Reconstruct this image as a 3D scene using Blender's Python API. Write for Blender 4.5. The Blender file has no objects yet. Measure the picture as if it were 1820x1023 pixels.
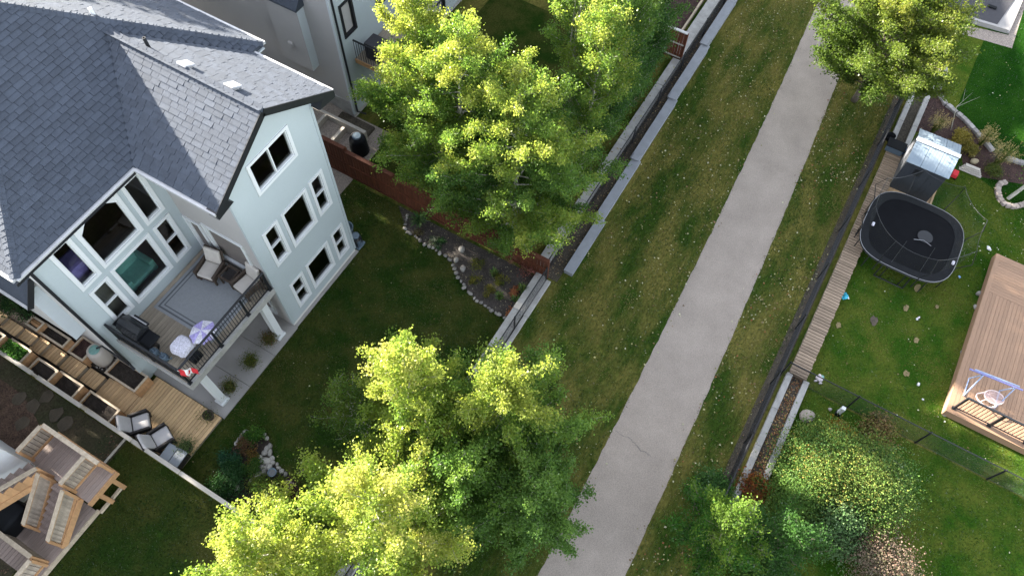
import bpy, bmesh, math, random
import numpy as np
from mathutils import Vector, Matrix
random.seed(7); RNG = np.random.default_rng(7)
scene = bpy.context.scene
COL = scene.collection
# ------------------------------------------------------------------ camera
# x runs along the path, y towards the houses, z up; the house's rear corner stands at the origin
F_PX = 1337.97
CAM = Vector((-10.7479, -13.0968, 26.0))
c_r = Vector((0.507001, -0.861773, 0.017265)); c_u = Vector((0.751622, 0.451824, 0.480541)); c_f = Vector((0.421918, 0.230658, -0.876802))
cd = bpy.data.cameras.new('camera'); cam = bpy.data.objects.new('camera', cd); COL.objects.link(cam)
M = Matrix((c_r, c_u, -c_f)).transposed().to_4x4(); M.translation = CAM
cam.matrix_world = M
cd.sensor_fit = 'HORIZONTAL'; cd.sensor_width = 36; cd.lens = F_PX / 1820 * 36; cd.clip_start = 0.5; cd.clip_end = 2000
scene.camera = cam
# ------------------------------------------------------------------ light
SUN_EL, SUN_AZ = math.radians(20.4), math.radians(4.0)
world = bpy.data.worlds.new('World'); scene.world = world; world.use_nodes = True
wn = world.node_tree.nodes; wl = world.node_tree.links
sky = wn.new('ShaderNodeTexSky'); sky.sky_type = 'NISHITA'; sky.sun_disc = False
sky.sun_elevation = SUN_EL; sky.sun_rotation = SUN_AZ; sky.dust_density = 2.0; sky.air_density = 1.0; sky.ozone_density = 1.0; sky.altitude = 1000
hs = wn.new('ShaderNodeHueSaturation'); hs.inputs['Saturation'].default_value = 0.40      # thin high haze takes some blue out of the whole sky
wl.new(sky.outputs[0], hs.inputs['Color']); wl.new(hs.outputs[0], wn['Background'].inputs[0]); wn['Background'].inputs[1].default_value = 0.095
sl = bpy.data.lights.new('sun', 'SUN'); sl.energy = 4.5; sl.angle = math.radians(0.53); sl.color = (1.0, 0.925, 0.80)
sun = bpy.data.objects.new('sun', sl); COL.objects.link(sun)
sd_ = Vector((math.sin(SUN_AZ) * math.cos(SUN_EL), math.cos(SUN_AZ) * math.cos(SUN_EL), math.sin(SUN_EL)))
sun.rotation_euler = sd_.to_track_quat('Z', 'Y').to_euler(); sun.location = (0, 60, 40)
vs = scene.view_settings; scene.display_settings.display_device = 'sRGB'
vs.view_transform = 'Standard'; vs.look = 'None'; vs.exposure = 3.1; vs.gamma = 1.0; vs.use_curve_mapping = False
scene.cycles.max_bounces = 8; scene.cycles.transparent_max_bounces = 16; scene.cycles.use_denoising = True

# ------------------------------------------------------------------ measuring helper: where the sight line of a photo point meets the level z
def at(u, v, z=0.0):
    r = c_f + c_r * ((u - 910) / F_PX) + c_u * ((511.5 - v) / F_PX)
    t = (z - CAM.z) / r.z
    return CAM + r * t
def zoomed(x, y, ox, oy, k): return (ox + x / k, oy + y / k)
def gh(x, y):      # lie of the land: level yards, banks rising between the houses
    return min(max((y - 4.2) * 0.25, 0.0), 2.4)
# ------------------------------------------------------------------ objects
WLOC = {}
def empty(name, loc, label=None, cat=None, group=None):
    o = bpy.data.objects.new(name, None); COL.objects.link(o); o.location = loc; o.empty_display_size = 0.2
    WLOC[o.name] = Vector(loc)
    tag(o, label, cat, group); return o
def tag(o, label=None, cat=None, group=None, kind=None):
    if label: o['label'] = label
    if cat: o['category'] = cat
    if group: o['group'] = group
    if kind: o['kind'] = kind
    return o
def link(name, me, mat, parent=None, loc=None):
    o = bpy.data.objects.new(name, me); COL.objects.link(o)
    if mat and not me.materials: me.materials.append(mat)
    if parent is not None:
        o.parent = parent
    if loc is not None: o.location = loc
    return o
def child_offset(parent):
    off = Vector((0, 0, 0)); p = parent
    while p is not None:
        off += WLOC.get(p.name, Vector((0, 0, 0))) if p.parent is None else Vector(p.location); p = p.parent
    return off
class MB:
    """collects world-space geometry and links it as one object"""
    def __init__(s): s.v = []; s.f = []
    def add(s, vs_, fs):
        n = len(s.v); s.v += [tuple(v) for v in vs_]; s.f += [tuple(i + n for i in f) for f in fs]; return s
    def box(s, x0, x1, y0, y1, z0, z1):
        x0, x1 = sorted((x0, x1)); y0, y1 = sorted((y0, y1)); z0, z1 = sorted((z0, z1))
        return s.add([(x0,y0,z0),(x1,y0,z0),(x1,y1,z0),(x0,y1,z0),(x0,y0,z1),(x1,y0,z1),(x1,y1,z1),(x0,y1,z1)],
                     [(0,3,2,1),(4,5,6,7),(0,1,5,4),(1,2,6,5),(2,3,7,6),(3,0,4,7)])
    def beam(s, a, b, w, h, up=(0,0,1)):
        a = Vector(a); b = Vector(b); d = (b - a).normalized(); u = Vector(up)
        if abs(d.dot(u)) > 0.98: u = Vector((1,0,0))
        r = d.cross(u).normalized() * (w / 2); u = r.cross(d).normalized() * (h / 2)
        return s.add([a-r-u, a+r-u, a+r+u, a-r+u, b-r-u, b+r-u, b+r+u, b-r+u],
                     [(0,3,2,1),(4,5,6,7),(0,1,5,4),(1,2,6,5),(2,3,7,6),(3,0,4,7)])
    def tube(s, pts, rads, n=6, cap=True):
        pts = [Vector(p) for p in pts]
        if not hasattr(rads, '__len__'): rads = [rads] * len(pts)
        rings = []; base = len(s.v)
        for i, p in enumerate(pts):
            d = (pts[min(i+1, len(pts)-1)] - pts[max(i-1, 0)]).normalized()
            u = Vector((0,0,1)) if abs(d.z) < 0.9 else Vector((1,0,0))
            a = d.cross(u).normalized(); b = d.cross(a)
            for k in range(n):
                t = 2*math.pi*k/n; s.v.append(tuple(p + (a*math.cos(t) + b*math.sin(t)) * rads[i]))
        for i in range(len(pts)-1):
            for k in range(n):
                k2 = (k+1) % n
                s.f.append((base+i*n+k, base+(i+1)*n+k, base+(i+1)*n+k2, base+i*n+k2))
        if cap:
            s.f.append(tuple(base+k for k in range(n))); s.f.append(tuple(base+(len(pts)-1)*n+k for k in reversed(range(n))))
        return s
    def lathe(s, c, prof, n=20, cap=True):
        base = len(s.v)
        for r, z in prof:
            for k in range(n):
                t = 2*math.pi*k/n; s.v.append((c[0]+r*math.cos(t), c[1]+r*math.sin(t), c[2]+z))
        for i in range(len(prof)-1):
            for k in range(n):
                k2 = (k+1) % n; s.f.append((base+i*n+k, base+i*n+k2, base+(i+1)*n+k2, base+(i+1)*n+k))
        if cap:
            s.f.append(tuple(base+k for k in reversed(range(n)))); s.f.append(tuple(base+(len(prof)-1)*n+k for k in range(n)))
        return s
    def rbox(s, x0, x1, y0, y1, z0, z1, r=0.04, seg=2, puff=0.0, xf=None):
        bm = bmesh.new(); bmesh.ops.create_cube(bm, size=1)
        for v in bm.verts:
            v.co = Vector((x0+(x1-x0)*(v.co.x+.5), y0+(y1-y0)*(v.co.y+.5), z0+(z1-z0)*(v.co.z+.5)))
        bmesh.ops.bevel(bm, geom=bm.edges[:], offset=r, segments=seg, affect='EDGES', profile=0.6)
        if xf is not None: bmesh.ops.transform(bm, matrix=xf, verts=bm.verts[:])
        bm.verts.index_update()
        s.add([v.co.copy() for v in bm.verts], [[v.index for v in f.verts] for f in bm.faces]); bm.free(); return s
    def rock(s, c, sx, sy, sz, seed=0, sub=2):
        bm = bmesh.new(); bmesh.ops.create_icosphere(bm, subdivisions=sub, radius=1)
        rr = random.Random(seed); a = rr.random()*6.28; ph = [rr.random()*6.28 for _ in range(6)]
        for v in bm.verts:
            p = v.co; k = 1 + .13*math.sin(2.3*p.x+ph[0]) + .13*math.sin(2.9*p.y+ph[1]) + .1*math.sin(3.7*p.z+ph[2]) + .05*math.sin(6*p.x+5*p.y+ph[3])
            q = Vector((p.x*sx*k, p.y*sy*k, p.z*sz*k)); v.co = Vector((q.x*math.cos(a)-q.y*math.sin(a)+c[0], q.x*math.sin(a)+q.y*math.cos(a)+c[1], q.z+c[2]))
        bm.verts.index_update()
        s.add([v.co.copy() for v in bm.verts], [[v.index for v in f.verts] for f in bm.faces]); bm.free(); return s
    def build(s, name, mat, parent=None, smooth=False, kind=None, label=None, cat=None, group=None):
        off = child_offset(parent)
        me = bpy.data.meshes.new(name); me.from_pydata([(v[0]-off.x, v[1]-off.y, v[2]-off.z) for v in s.v], [], s.f); me.update()
        if smooth: me.polygons.foreach_set('use_smooth', [True]*len(me.polygons))
        o = link(name, me, mat, parent); tag(o, label, cat, None if parent else group, kind); return o
    def thing(s, name, mat, label, cat, group=None, smooth=False, kind=None):
        """one-mesh top-level object with its origin at its base"""
        xs = [v[0] for v in s.v]; ys = [v[1] for v in s.v]; zs = [v[2] for v in s.v]
        L = Vector(((min(xs)+max(xs))/2, (min(ys)+max(ys))/2, min(zs)))
        me = bpy.data.meshes.new(name); me.from_pydata([(v[0]-L.x, v[1]-L.y, v[2]-L.z) for v in s.v], [], s.f); me.update()
        if smooth: me.polygons.foreach_set('use_smooth', [True]*len(me.polygons))
        o = link(name, me, mat); o.location = L; tag(o, label, cat, group, kind); WLOC[o.name] = L; return o
def box(name, x0, x1, y0, y1, z0, z1, mat, parent, **k): return MB().box(x0, x1, y0, y1, z0, z1).build(name, mat, parent, **k)
_share = {}
def piece(name, dims, centre, mat, parent, rz=0.0, tilt=(0,0)):
    """a small block that shares its mesh with equal blocks"""
    key = (name, tuple(round(d, 3) for d in dims), mat.name)
    if key not in _share:
        m = MB().box(-dims[0]/2, dims[0]/2, -dims[1]/2, dims[1]/2, -dims[2]/2, dims[2]/2)
        me = bpy.data.meshes.new(name); me.from_pydata(m.v, [], m.f); me.materials.append(mat); _share[key] = me
    o = bpy.data.objects.new(name, _share[key]); COL.objects.link(o); o.parent = parent
    o.location = Vector(centre) - child_offset(parent); o.rotation_euler = (tilt[0], tilt[1], rz); return o
def np_mesh(name, verts, k, mat, cols=None):
    """verts (n*k,3): n separate polygons of k corners"""
    n = len(verts)//k; me = bpy.data.meshes.new(name)
    me.vertices.add(n*k); me.vertices.foreach_set('co', verts.astype(np.float32).ravel())
    me.loops.add(n*k); me.loops.foreach_set('vertex_index', np.arange(n*k, dtype=np.int32))
    me.polygons.add(n); me.polygons.foreach_set('loop_start', np.arange(0, n*k, k, dtype=np.int32))
    me.polygons.foreach_set('loop_total', np.full(n, k, dtype=np.int32))
    if cols is not None:
        a = me.color_attributes.new('hue', 'FLOAT_COLOR', 'POINT')
        c4 = np.ones((n*k, 4), np.float32); c4[:, :3] = np.repeat(cols, k, axis=0); a.data.foreach_set('color', c4.ravel())
    me.update(); me.materials.append(mat); return me

# ------------------------------------------------------------------ materials
def lin(r, g, b):
    f = lambda c: c/255/12.92 if c/255 <= .04045 else ((c/255+.055)/1.055)**2.4
    return (f(r), f(g), f(b))
def mat(name, col, rough=0.8, var=0.15, scale=3.0, rnd=0.0, bump=0.0, bscale=40.0, stretch=(1,1,1), col2=None, metal=0.0, spec=0.3, worldpos=False, fine=0.0, fscale=60.0, alpha=None, lo=0.3, hi=0.7):
    m = bpy.data.materials.new(name); m.use_nodes = True; nt = m.node_tree; N = nt.nodes; L = nt.links
    b = N['Principled BSDF']; b.inputs['Roughness'].default_value = rough; b.inputs['Metallic'].default_value = metal
    b.inputs['Specular IOR Level'].default_value = spec
    tc = N.new('ShaderNodeTexCoord'); mp = N.new('ShaderNodeMapping'); mp.inputs['Scale'].default_value = stretch
    if worldpos:
        ge = N.new('ShaderNodeNewGeometry'); L.new(ge.outputs['Position'], mp.inputs[0])
    else: L.new(tc.outputs['Object'], mp.inputs[0])
    nz = N.new('ShaderNodeTexNoise'); nz.inputs['Scale'].default_value = scale; nz.inputs['Detail'].default_value = 6; nz.inputs['Roughness'].default_value = 0.62
    L.new(mp.outputs[0], nz.inputs[0])
    rp = N.new('ShaderNodeMapRange'); rp.inputs[1].default_value = lo; rp.inputs[2].default_value = hi; L.new(nz.outputs[0], rp.inputs[0])
    mx = N.new('ShaderNodeMix'); mx.data_type = 'RGBA'; L.new(rp.outputs[0], mx.inputs[0])
    c2 = col2 if col2 else tuple(c*(1+var) for c in col); c1 = col if col2 else tuple(c*(1-var) for c in col)
    mx.inputs[6].default_value = (*c1, 1); mx.inputs[7].default_value = (*c2, 1); out = mx.outputs[2]
    def mul(out, val_socket, lo, hi):
        r = N.new('ShaderNodeMapRange'); r.inputs[3].default_value = lo; r.inputs[4].default_value = hi; L.new(val_socket, r.inputs[0])
        v = N.new('ShaderNodeVectorMath'); v.operation = 'SCALE'; L.new(out, v.inputs[0]); L.new(r.outputs[0], v.inputs['Scale']); return v.outputs[0]
    if rnd:
        oi = N.new('ShaderNodeObjectInfo'); ge2 = N.new('ShaderNodeNewGeometry')
        ad = N.new('ShaderNodeMath'); L.new(oi.outputs['Random'], ad.inputs[0]); L.new(ge2.outputs['Random Per Island'], ad.inputs[1])
        fr = N.new('ShaderNodeMath'); fr.operation = 'FRACT'; L.new(ad.outputs[0], fr.inputs[0])
        out = mul(out, fr.outputs[0], 1-rnd, 1+rnd)
    if fine:
        n2 = N.new('ShaderNodeTexNoise'); n2.inputs['Scale'].default_value = fscale; n2.inputs['Detail'].default_value = 3; L.new(mp.outputs[0], n2.inputs[0])
        r2 = N.new('ShaderNodeMapRange'); r2.inputs[1].default_value = .3; r2.inputs[2].default_value = .7; L.new(n2.outputs[0], r2.inputs[0])
        out = mul(out, r2.outputs[0], 1-fine, 1+fine)
    L.new(out, b.inputs['Base Color'])
    if bump:
        n3 = N.new('ShaderNodeTexNoise'); n3.inputs['Scale'].default_value = bscale; n3.inputs['Detail'].default_value = 4; L.new(mp.outputs[0], n3.inputs[0])
        bp = N.new('ShaderNodeBump'); bp.inputs['Strength'].default_value = bump; bp.inputs['Distance'].default_value = 0.02
        L.new(n3.outputs[0], bp.inputs['Height']); L.new(bp.outputs[0], b.inputs['Normal'])
    if alpha is not None: b.inputs['Alpha'].default_value = alpha
    return m
def leafmat(name, trans=0.56, rough=0.55, gloss=0.018):
    m = bpy.data.materials.new(name); m.use_nodes = True; N = m.node_tree.nodes; L = m.node_tree.links
    N.remove(N['Principled BSDF']); at_ = N.new('ShaderNodeAttribute'); at_.attribute_name = 'hue'
    d = N.new('ShaderNodeBsdfDiffuse'); t = N.new('ShaderNodeBsdfTranslucent'); g = N.new('ShaderNodeBsdfGlossy'); g.inputs['Roughness'].default_value = rough
    L.new(at_.outputs['Color'], d.inputs[0])
    vm = N.new('ShaderNodeVectorMath'); vm.operation = 'MULTIPLY'; vm.inputs[1].default_value = (1.15, 1.2, 0.7); L.new(at_.outputs['Color'], vm.inputs[0]); L.new(vm.outputs[0], t.inputs[0])
    m1 = N.new('ShaderNodeMixShader'); m1.inputs[0].default_value = trans; L.new(d.outputs[0], m1.inputs[1]); L.new(t.outputs[0], m1.inputs[2])
    fr = N.new('ShaderNodeFresnel'); fr.inputs[0].default_value = 1.35; mm = N.new('ShaderNodeMath'); mm.operation = 'MULTIPLY'; mm.inputs[1].default_value = gloss*4; L.new(fr.outputs[0], mm.inputs[0])
    m2 = N.new('ShaderNodeMixShader'); L.new(mm.outputs[0], m2.inputs[0]); L.new(m1.outputs[0], m2.inputs[1]); L.new(g.outputs[0], m2.inputs[2])
    L.new(m2.outputs[0], N['Material Output'].inputs[0]); return m
def glassmat():
    m = bpy.data.materials.new('window_glass'); m.use_nodes = True; N = m.node_tree.nodes; L = m.node_tree.links; N.remove(N['Principled BSDF'])
    t = N.new('ShaderNodeBsdfTransparent'); t.inputs[0].default_value = (.82, .90, .87, 1); g = N.new('ShaderNodeBsdfGlossy'); g.inputs['Roughness'].default_value = 0.02
    fr = N.new('ShaderNodeFresnel'); fr.inputs[0].default_value = 1.5; mx = N.new('ShaderNodeMixShader')
    L.new(fr.outputs[0], mx.inputs[0]); L.new(t.outputs[0], mx.inputs[1]); L.new(g.outputs[0], mx.inputs[2]); L.new(mx.outputs[0], N['Material Output'].inputs[0]); return m
def netmat(name, col, alpha):
    m = bpy.data.materials.new(name); m.use_nodes = True; N = m.node_tree.nodes; L = m.node_tree.links; b = N['Principled BSDF']
    b.inputs['Base Color'].default_value = (*col, 1); b.inputs['Roughness'].default_value = .8; b.inputs['Alpha'].default_value = alpha; return m
m_siding = mat('pale_blue_siding', (.37, .415, .43), .6, .03, .7, fine=.02, fscale=20)
m_siding2 = mat('grey_siding', (.50, .54, .57), .6, .04, .7)
m_stucco = mat('warm_grey_stucco', (.39, .372, .365), .9, .05, .5, bump=.25, bscale=60, fine=.03)
m_found = mat('parged_concrete', (.62, .60, .57), .9, .08, 1.5, bump=.2)
m_white = mat('white_trim', (.62, .635, .645), .5, .02, 2)
m_black = mat('black_metal', (.012, .013, .016), .45, .2, 5, spec=.5)
m_blackplastic = mat('black_plastic', (.010, .011, .013), .7, .2, 5, spec=.12)
m_gutter = mat('pale_gutter', (.40, .40, .41), .55, .12, 4, spec=.5)
m_shingle = mat('asphalt_shingle', (.050, .060, .080), .9, .12, 4, rnd=.13, fine=.16, fscale=55, bump=.5, bscale=120, spec=.45)
m_glass = glassmat()
m_inside = mat('interior_wall', (.16, .14, .13), .8, .1, 1)
m_room = mat('interior_floor', (.13, .08, .055), .5, .2, 3, stretch=(1, 8, 1))
m_teal = mat('teal_upholstery', (.20, .45, .42), .9, .12, 8)
m_purple = mat('purple_upholstery', (.20, .15, .42), .9, .2, 6)
m_conc = mat('patio_concrete', (.30, .285, .275), .85, .10, 1.2, fine=.06, fscale=70)
m_conc2 = mat('weathered_concrete', (.33, .32, .305), .9, .22, 2.2, fine=.12, fscale=40, bump=.3, bscale=30)
m_cap = mat('grey_cap_stone', (.225, .235, .255), .9, .10, 2.5, fine=.10, fscale=60)
m_path = mat('path_paving', (.295, .250, .212), .92, .13, .8, fine=.2, fscale=30, worldpos=True, bump=.2, bscale=80)
m_wood = mat('new_cedar', (.50, .34, .185), .7, .22, 2.2, rnd=.16, stretch=(1, 14, 14), fine=.14, fscale=16)
m_woody = mat('new_cedar_across', (.50, .34, .185), .7, .22, 2.2, rnd=.16, stretch=(14, 1, 14), fine=.14, fscale=16)
m_lumber = mat('pale_lumber', (.44, .36, .27), .75, .2, 2.5, rnd=.12, stretch=(3, 3, 1), fine=.12, fscale=14)
m_picket = mat('weathered_picket', (.33, .275, .22), .8, .22, 2.5, rnd=.16, stretch=(4, 4, 1), fine=.14, fscale=14)
m_lumberface = mat('orange_lumber', (.42, .24, .12), .75, .18, 2.5, rnd=.12, stretch=(4, 4, 1))
m_oldwood = mat('weathered_deck', (.29, .245, .19), .8, .28, 2.0, rnd=.14, stretch=(1, 12, 12), fine=.18, fscale=18)
m_oldwood2 = mat('pinkish_deck', (.30, .235, .205), .75, .18, 2.0, rnd=.13, stretch=(1, 12, 12), fine=.14, fscale=16)
m_plank = mat('walkway_plank', (.265, .20, .145), .85, .22, 2.0, rnd=.2, stretch=(12, 1, 12), fine=.2, fscale=22)
m_composite = mat('tan_composite', (.27, .168, .108), .6, .07, 2.0, rnd=.10, stretch=(1, 6, 6), fine=.04)
m_compositey = mat('tan_composite_across', (.27, .168, .108), .6, .07, 2.0, rnd=.10, stretch=(6, 1, 6), fine=.04)
m_redfence = mat('red_brown_stain', (.10, .032, .016), .75, .25, 3, rnd=.2, stretch=(4, 4, .6), fine=.15, fscale=12)
m_greyfence = mat('grey_fence_cap', (.42, .385, .34), .85, .15, 2.5, rnd=.1, stretch=(6, 1, 1), fine=.12)
m_ground = mat('verge_turf', (.030, .056, .009), .95, .1, .8, stretch=(.4,1,1), col2=(.125, .112, .030), lo=.4, hi=.6, spec=.0, fine=.32, fscale=14, worldpos=True, bump=.6, bscale=25)
m_lawn = mat('lawn_turf', (.016, .036, .006), .95, .1, .7, col2=(.050, .055, .014), lo=.4, hi=.6, spec=.0, fine=.3, fscale=14, worldpos=True, bump=.6, bscale=25)
m_lawnR = mat('bright_lawn_turf', (.022, .060, .006), .95, .1, .6, col2=(.068, .088, .014), lo=.4, hi=.6, spec=.0, fine=.3, fscale=14, worldpos=True, bump=.6, bscale=25)
m_lawnG = mat('deep_green_turf', (.008, .034, .004), .95, .1, .6, col2=(.016, .050, .006), lo=.4, hi=.6, spec=.0, fine=.25, fscale=14, worldpos=True, bump=.6, bscale=25)
m_soil = mat('dark_soil', (.028, .022, .018), .95, .4, 6, fine=.4, fscale=35, bump=1, bscale=25)
m_bedsoil = mat('bed_soil', (.055, .047, .042), .95, .35, 3, fine=.35, fscale=25, bump=.8, bscale=20, worldpos=True)
m_mulch = mat('brown_mulch', (.050, .028, .024), .95, .4, 5, fine=.5, fscale=26, bump=1, bscale=26, worldpos=True)
m_mulchL = mat('dry_mulch', (.085, .055, .040), .95, .4, 5, fine=.5, fscale=22, bump=1, bscale=22, worldpos=True)
m_gravel = mat('pea_gravel', (.26, .22, .19), .95, .3, 16, fine=.45, fscale=45, bump=1, bscale=50, worldpos=True)
m_dirt = mat('leafy_dirt', (.060, .050, .038), .95, .3, 3, fine=.45, fscale=20, bump=.8, bscale=20, worldpos=True)
m_rock = mat('field_stone', (.25, .235, .215), .9, .25, 4, rnd=.35, fine=.15, fscale=25)
m_block = mat('edging_block', (.30, .28, .27), .9, .18, 5, rnd=.2, fine=.15)
m_wicker = mat('brown_wicker', (.065, .048, .038), .8, .4, 30, fine=.4, fscale=50)
m_wickerd = mat('dark_wicker', (.030, .026, .026), .7, .4, 30, fine=.4, fscale=50)
m_cream = mat('cream_cushion', (.50, .46, .42), .95, .06, 5)
m_greyc = mat('grey_cushion', (.46, .44, .44), .95, .06, 5)
m_rug = mat('grey_rug', (.25, .26, .275), .95, .07, 10, fine=.12, fscale=60)
m_rugd = mat('dark_rug_border', (.10, .108, .118), .95, .07, 10, fine=.12, fscale=60)
m_terra = mat('dark_pot', (.055, .040, .034), .6, .2, 4)
m_barrel = mat('beige_plastic', (.42, .38, .34), .5, .06, 3)
m_teallid = mat('teal_plastic', (.16, .30, .27), .5, .2, 9)
m_bluegrey = mat('blue_grey_plastic', (.10, .14, .18), .5, .15, 6)
m_green = mat('green_plastic', (.01, .42, .27), .5, .1, 5)
m_blue = mat('blue_plastic', (.02, .07, .22), .5, .1, 5)
m_red = mat('red_cloth', (.55, .03, .04), .8, .1, 9)
m_tramp = mat('trampoline_mat', (.006, .0065, .008), .9, .15, 4, spec=.08, fine=.12, fscale=70)
m_stripe = mat('pale_piping', (.22, .225, .24), .6, .05, 4)
m_shedroof = mat('pale_blue_roof', (.20, .25, .30), .6, .05, 4, stretch=(8, 1, 1), spec=.5)
m_sheddark = mat('charcoal_panel', (.030, .034, .042), .6, .12, 3, stretch=(1, 10, 1))
m_shedside = mat('grey_panel', (.10, .105, .118), .6, .1, 3)
m_dark = mat('dark_mat', (.045, .044, .05), .8, .08, 5, fine=.1)
m_paleblue = mat('pale_blue_tube', (.30, .38, .56), .5, .08, 5)
m_purplebar = mat('purple_cloth', (.17, .17, .36), .7, .2, 6)
m_lilac = mat('lilac_cloth', (.38, .33, .62), .85, .2, 14, fine=.3, fscale=30)
m_whitecloth = mat('white_print_cloth', (.62, .60, .68), .85, .25, 16, fine=.25, fscale=30)
m_pinkwire = mat('white_pink_frame', (.62, .50, .50), .5, .1, 6)
m_bark = mat('aspen_bark', (.36, .34, .29), .85, .25, 6, stretch=(1, 1, 3), fine=.25, fscale=20)
m_barkd = mat('grey_brown_bark', (.16, .13, .105), .9, .3, 8)
m_leaf = leafmat('aspen_leaf')
m_plant = leafmat('plant_leaf', trans=.3)
m_grassblade = leafmat('grass_blade', trans=.25, gloss=.03)
m_fallen = leafmat('fallen_leaf', trans=.1, gloss=.05)
m_net = netmat('net_fabric', (.012, .013, .016), .30)
m_netlight = netmat('net_fabric_thin', (.02, .024, .022), .13)

# ================================================================== GROUND
def sheet(name, poly, z, m, kind='structure', sub=0, follow=False):
    bm = bmesh.new(); vs_ = [bm.verts.new((p[0], p[1], 0)) for p in poly]; bm.faces.new(vs_)
    bmesh.ops.triangulate(bm, faces=bm.faces[:])
    if follow:
        for yy in (4.2, 6.0, 8.0, 10.0, 13.8):
            bmesh.ops.bisect_plane(bm, geom=bm.verts[:]+bm.edges[:]+bm.faces[:], plane_co=(0, yy, 0), plane_no=(0, 1, 0))
    for v in bm.verts: v.co.z = z + (gh(v.co.x, v.co.y) if follow else 0)
    bm.normal_update()
    for f in bm.faces:
        if f.normal.z < 0: f.normal_flip()
    me = bpy.data.meshes.new(name); bm.to_mesh(me); bm.free(); o = link(name, me, m); tag(o, kind=kind); return o
g = MB()
ys = [-220, -120, -60, -30, -15, -5, 0, 3.0, 4.2, 6, 8, 10, 13.8, 30, 80, 220]; xs = [-220, -100, -50, -25, -12, 0, 12, 25, 50, 100, 220]
g.v = [(x, y, gh(x, y)) for y in ys for x in xs]
g.f = [(j*len(xs)+i, j*len(xs)+i+1, (j+1)*len(xs)+i+1, (j+1)*len(xs)+i) for j in range(len(ys)-1) for i in range(len(xs)-1)]
tag(g.build('ground', m_ground), kind='structure')

# the path: a slightly curved strip of worn paving
def smooth_edge(pts, n=26):
    P = [at(*p) for p in pts]
    xs_ = np.array([p.x for p in P]); ys_ = np.array([p.y for p in P]); c = np.polyfit(xs_, ys_, 2)
    return c
cL = smooth_edge([(1448,16),(1340,255),(1246,450),(1151,640),(1063,816)]); cR = smooth_edge([(1496,125),(1421,313),(1350,487),(1282,640),(1165,902),(1112,1023)])
pm = MB(); xs_ = np.linspace(-17, 34, 260)
for i, x in enumerate(xs_):
    xe = min(max(x, -9), 25)
    yl = np.polyval(cL, xe) + .012*math.sin(x*5.1)*math.sin(x*1.7) + random.uniform(-.014, .014); yr = np.polyval(cR, xe) + .012*math.sin(x*4.3+1)*math.sin(x*2.3) + random.uniform(-.014, .014)
    pm.v += [(x, yl, .006), (x, yr, .006)]
    if i: pm.f.append((2*i-2, 2*i-1, 2*i+1, 2*i))
path = pm.build('path', m_path); tag(path, kind='structure')
def crack(pts, w=.016):
    m = MB(); P = []
    for a, b in zip(pts[:-1], pts[1:]):
        a = at(*a); b = at(*b); n = 7
        for k in range(n): P.append(a.lerp(b, k/n) + Vector((random.uniform(-.035,.035), random.uniform(-.035,.035), 0)))
    for a, b in zip(P[:-1], P[1:]):
        d = (b-a).normalized(); q = Vector((-d.y, d.x, 0))*w/2*random.uniform(.5, 1.4)
        m.add([(a-q)+Vector((0,0,.0105)), (a+q)+Vector((0,0,.0105)), (b+q)+Vector((0,0,.0105)), (b-q)+Vector((0,0,.0105))], [(3,2,1,0)])
    return m
crack([(1095,766),(1122,781),(1140,800),(1160,813)]).build('crack', mat('crack_dark', (.15,.135,.125), .95), path)  # the crack is laid on as thin dark strips
# lawns and beds
sheet('lawn', [(-10.3, -6.9), (2.7, -6.9), (2.7, 3.0), (-10.3, 3.0)], .004, m_lawn)
sheet('lawn', [(-40, -7.1), (-10.5, -7.1), (-10.5, 2.2), (-40, 2.2)], .004, mat('left_lawn_turf', (.018,.038,.007), .95, .1, .4, spec=.0, lo=.4, hi=.6, col2=(.050,.055,.014), fine=.3, fscale=14, worldpos=True, bump=.6, bscale=25))
sheet('lawn', [(2.95, -5.6), (16.1, -5.6), (16.1, 3.0), (2.95, 3.0)], .004, m_lawn)
sheet('lawn', [(3.8, -40), (30, -40), (30, -17.2), (3.8, -17.2)], .004, m_lawnR)
sheet('lawn', [(-30, -40), (3.7, -40), (3.7, -17.6), (-30, -17.6)], .004, m_lawnR)
sheet('side_lawn', [(-40, 2.2), (-10.5, 2.2), (-10.5, 14), (-40, 14)], .03, mat('patchy_turf', (.030,.040,.016), .95, .1, .9, col2=(.070,.052,.034), fine=.35, fscale=16, worldpos=True, bump=.7, bscale=25), follow=True)
ml = [at(u, v, .3) for u, v in ((-60,640),(0,672),(48,705),(66,745),(80,790),(40,800),(-60,820))]
sheet('mulch_bed', [(p.x, p.y) for p in ml], .06, m_mulchL, follow=True)
sheet('side_bank', [(-10.3, 3.0), (-8.3, 3.0), (-8.3, 14), (-10.3, 14)], .02, m_soil, follow=True)
sheet('gravel_bank', [(.3, 2.2), (5.7, 2.2), (5.7, 16), (.3, 16)], .02, m_gravel, follow=True)
sheet('dirt_strip', [(2.9, -7.65), (34, -7.65), (34, -6.95), (2.9, -6.95)], .008, m_dirt)
sheet('dirt_strip', [(-1.5, -16.75), (22, -16.75), (22, -16.3), (-1.5, -16.3)], .008, m_dirt)

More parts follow.
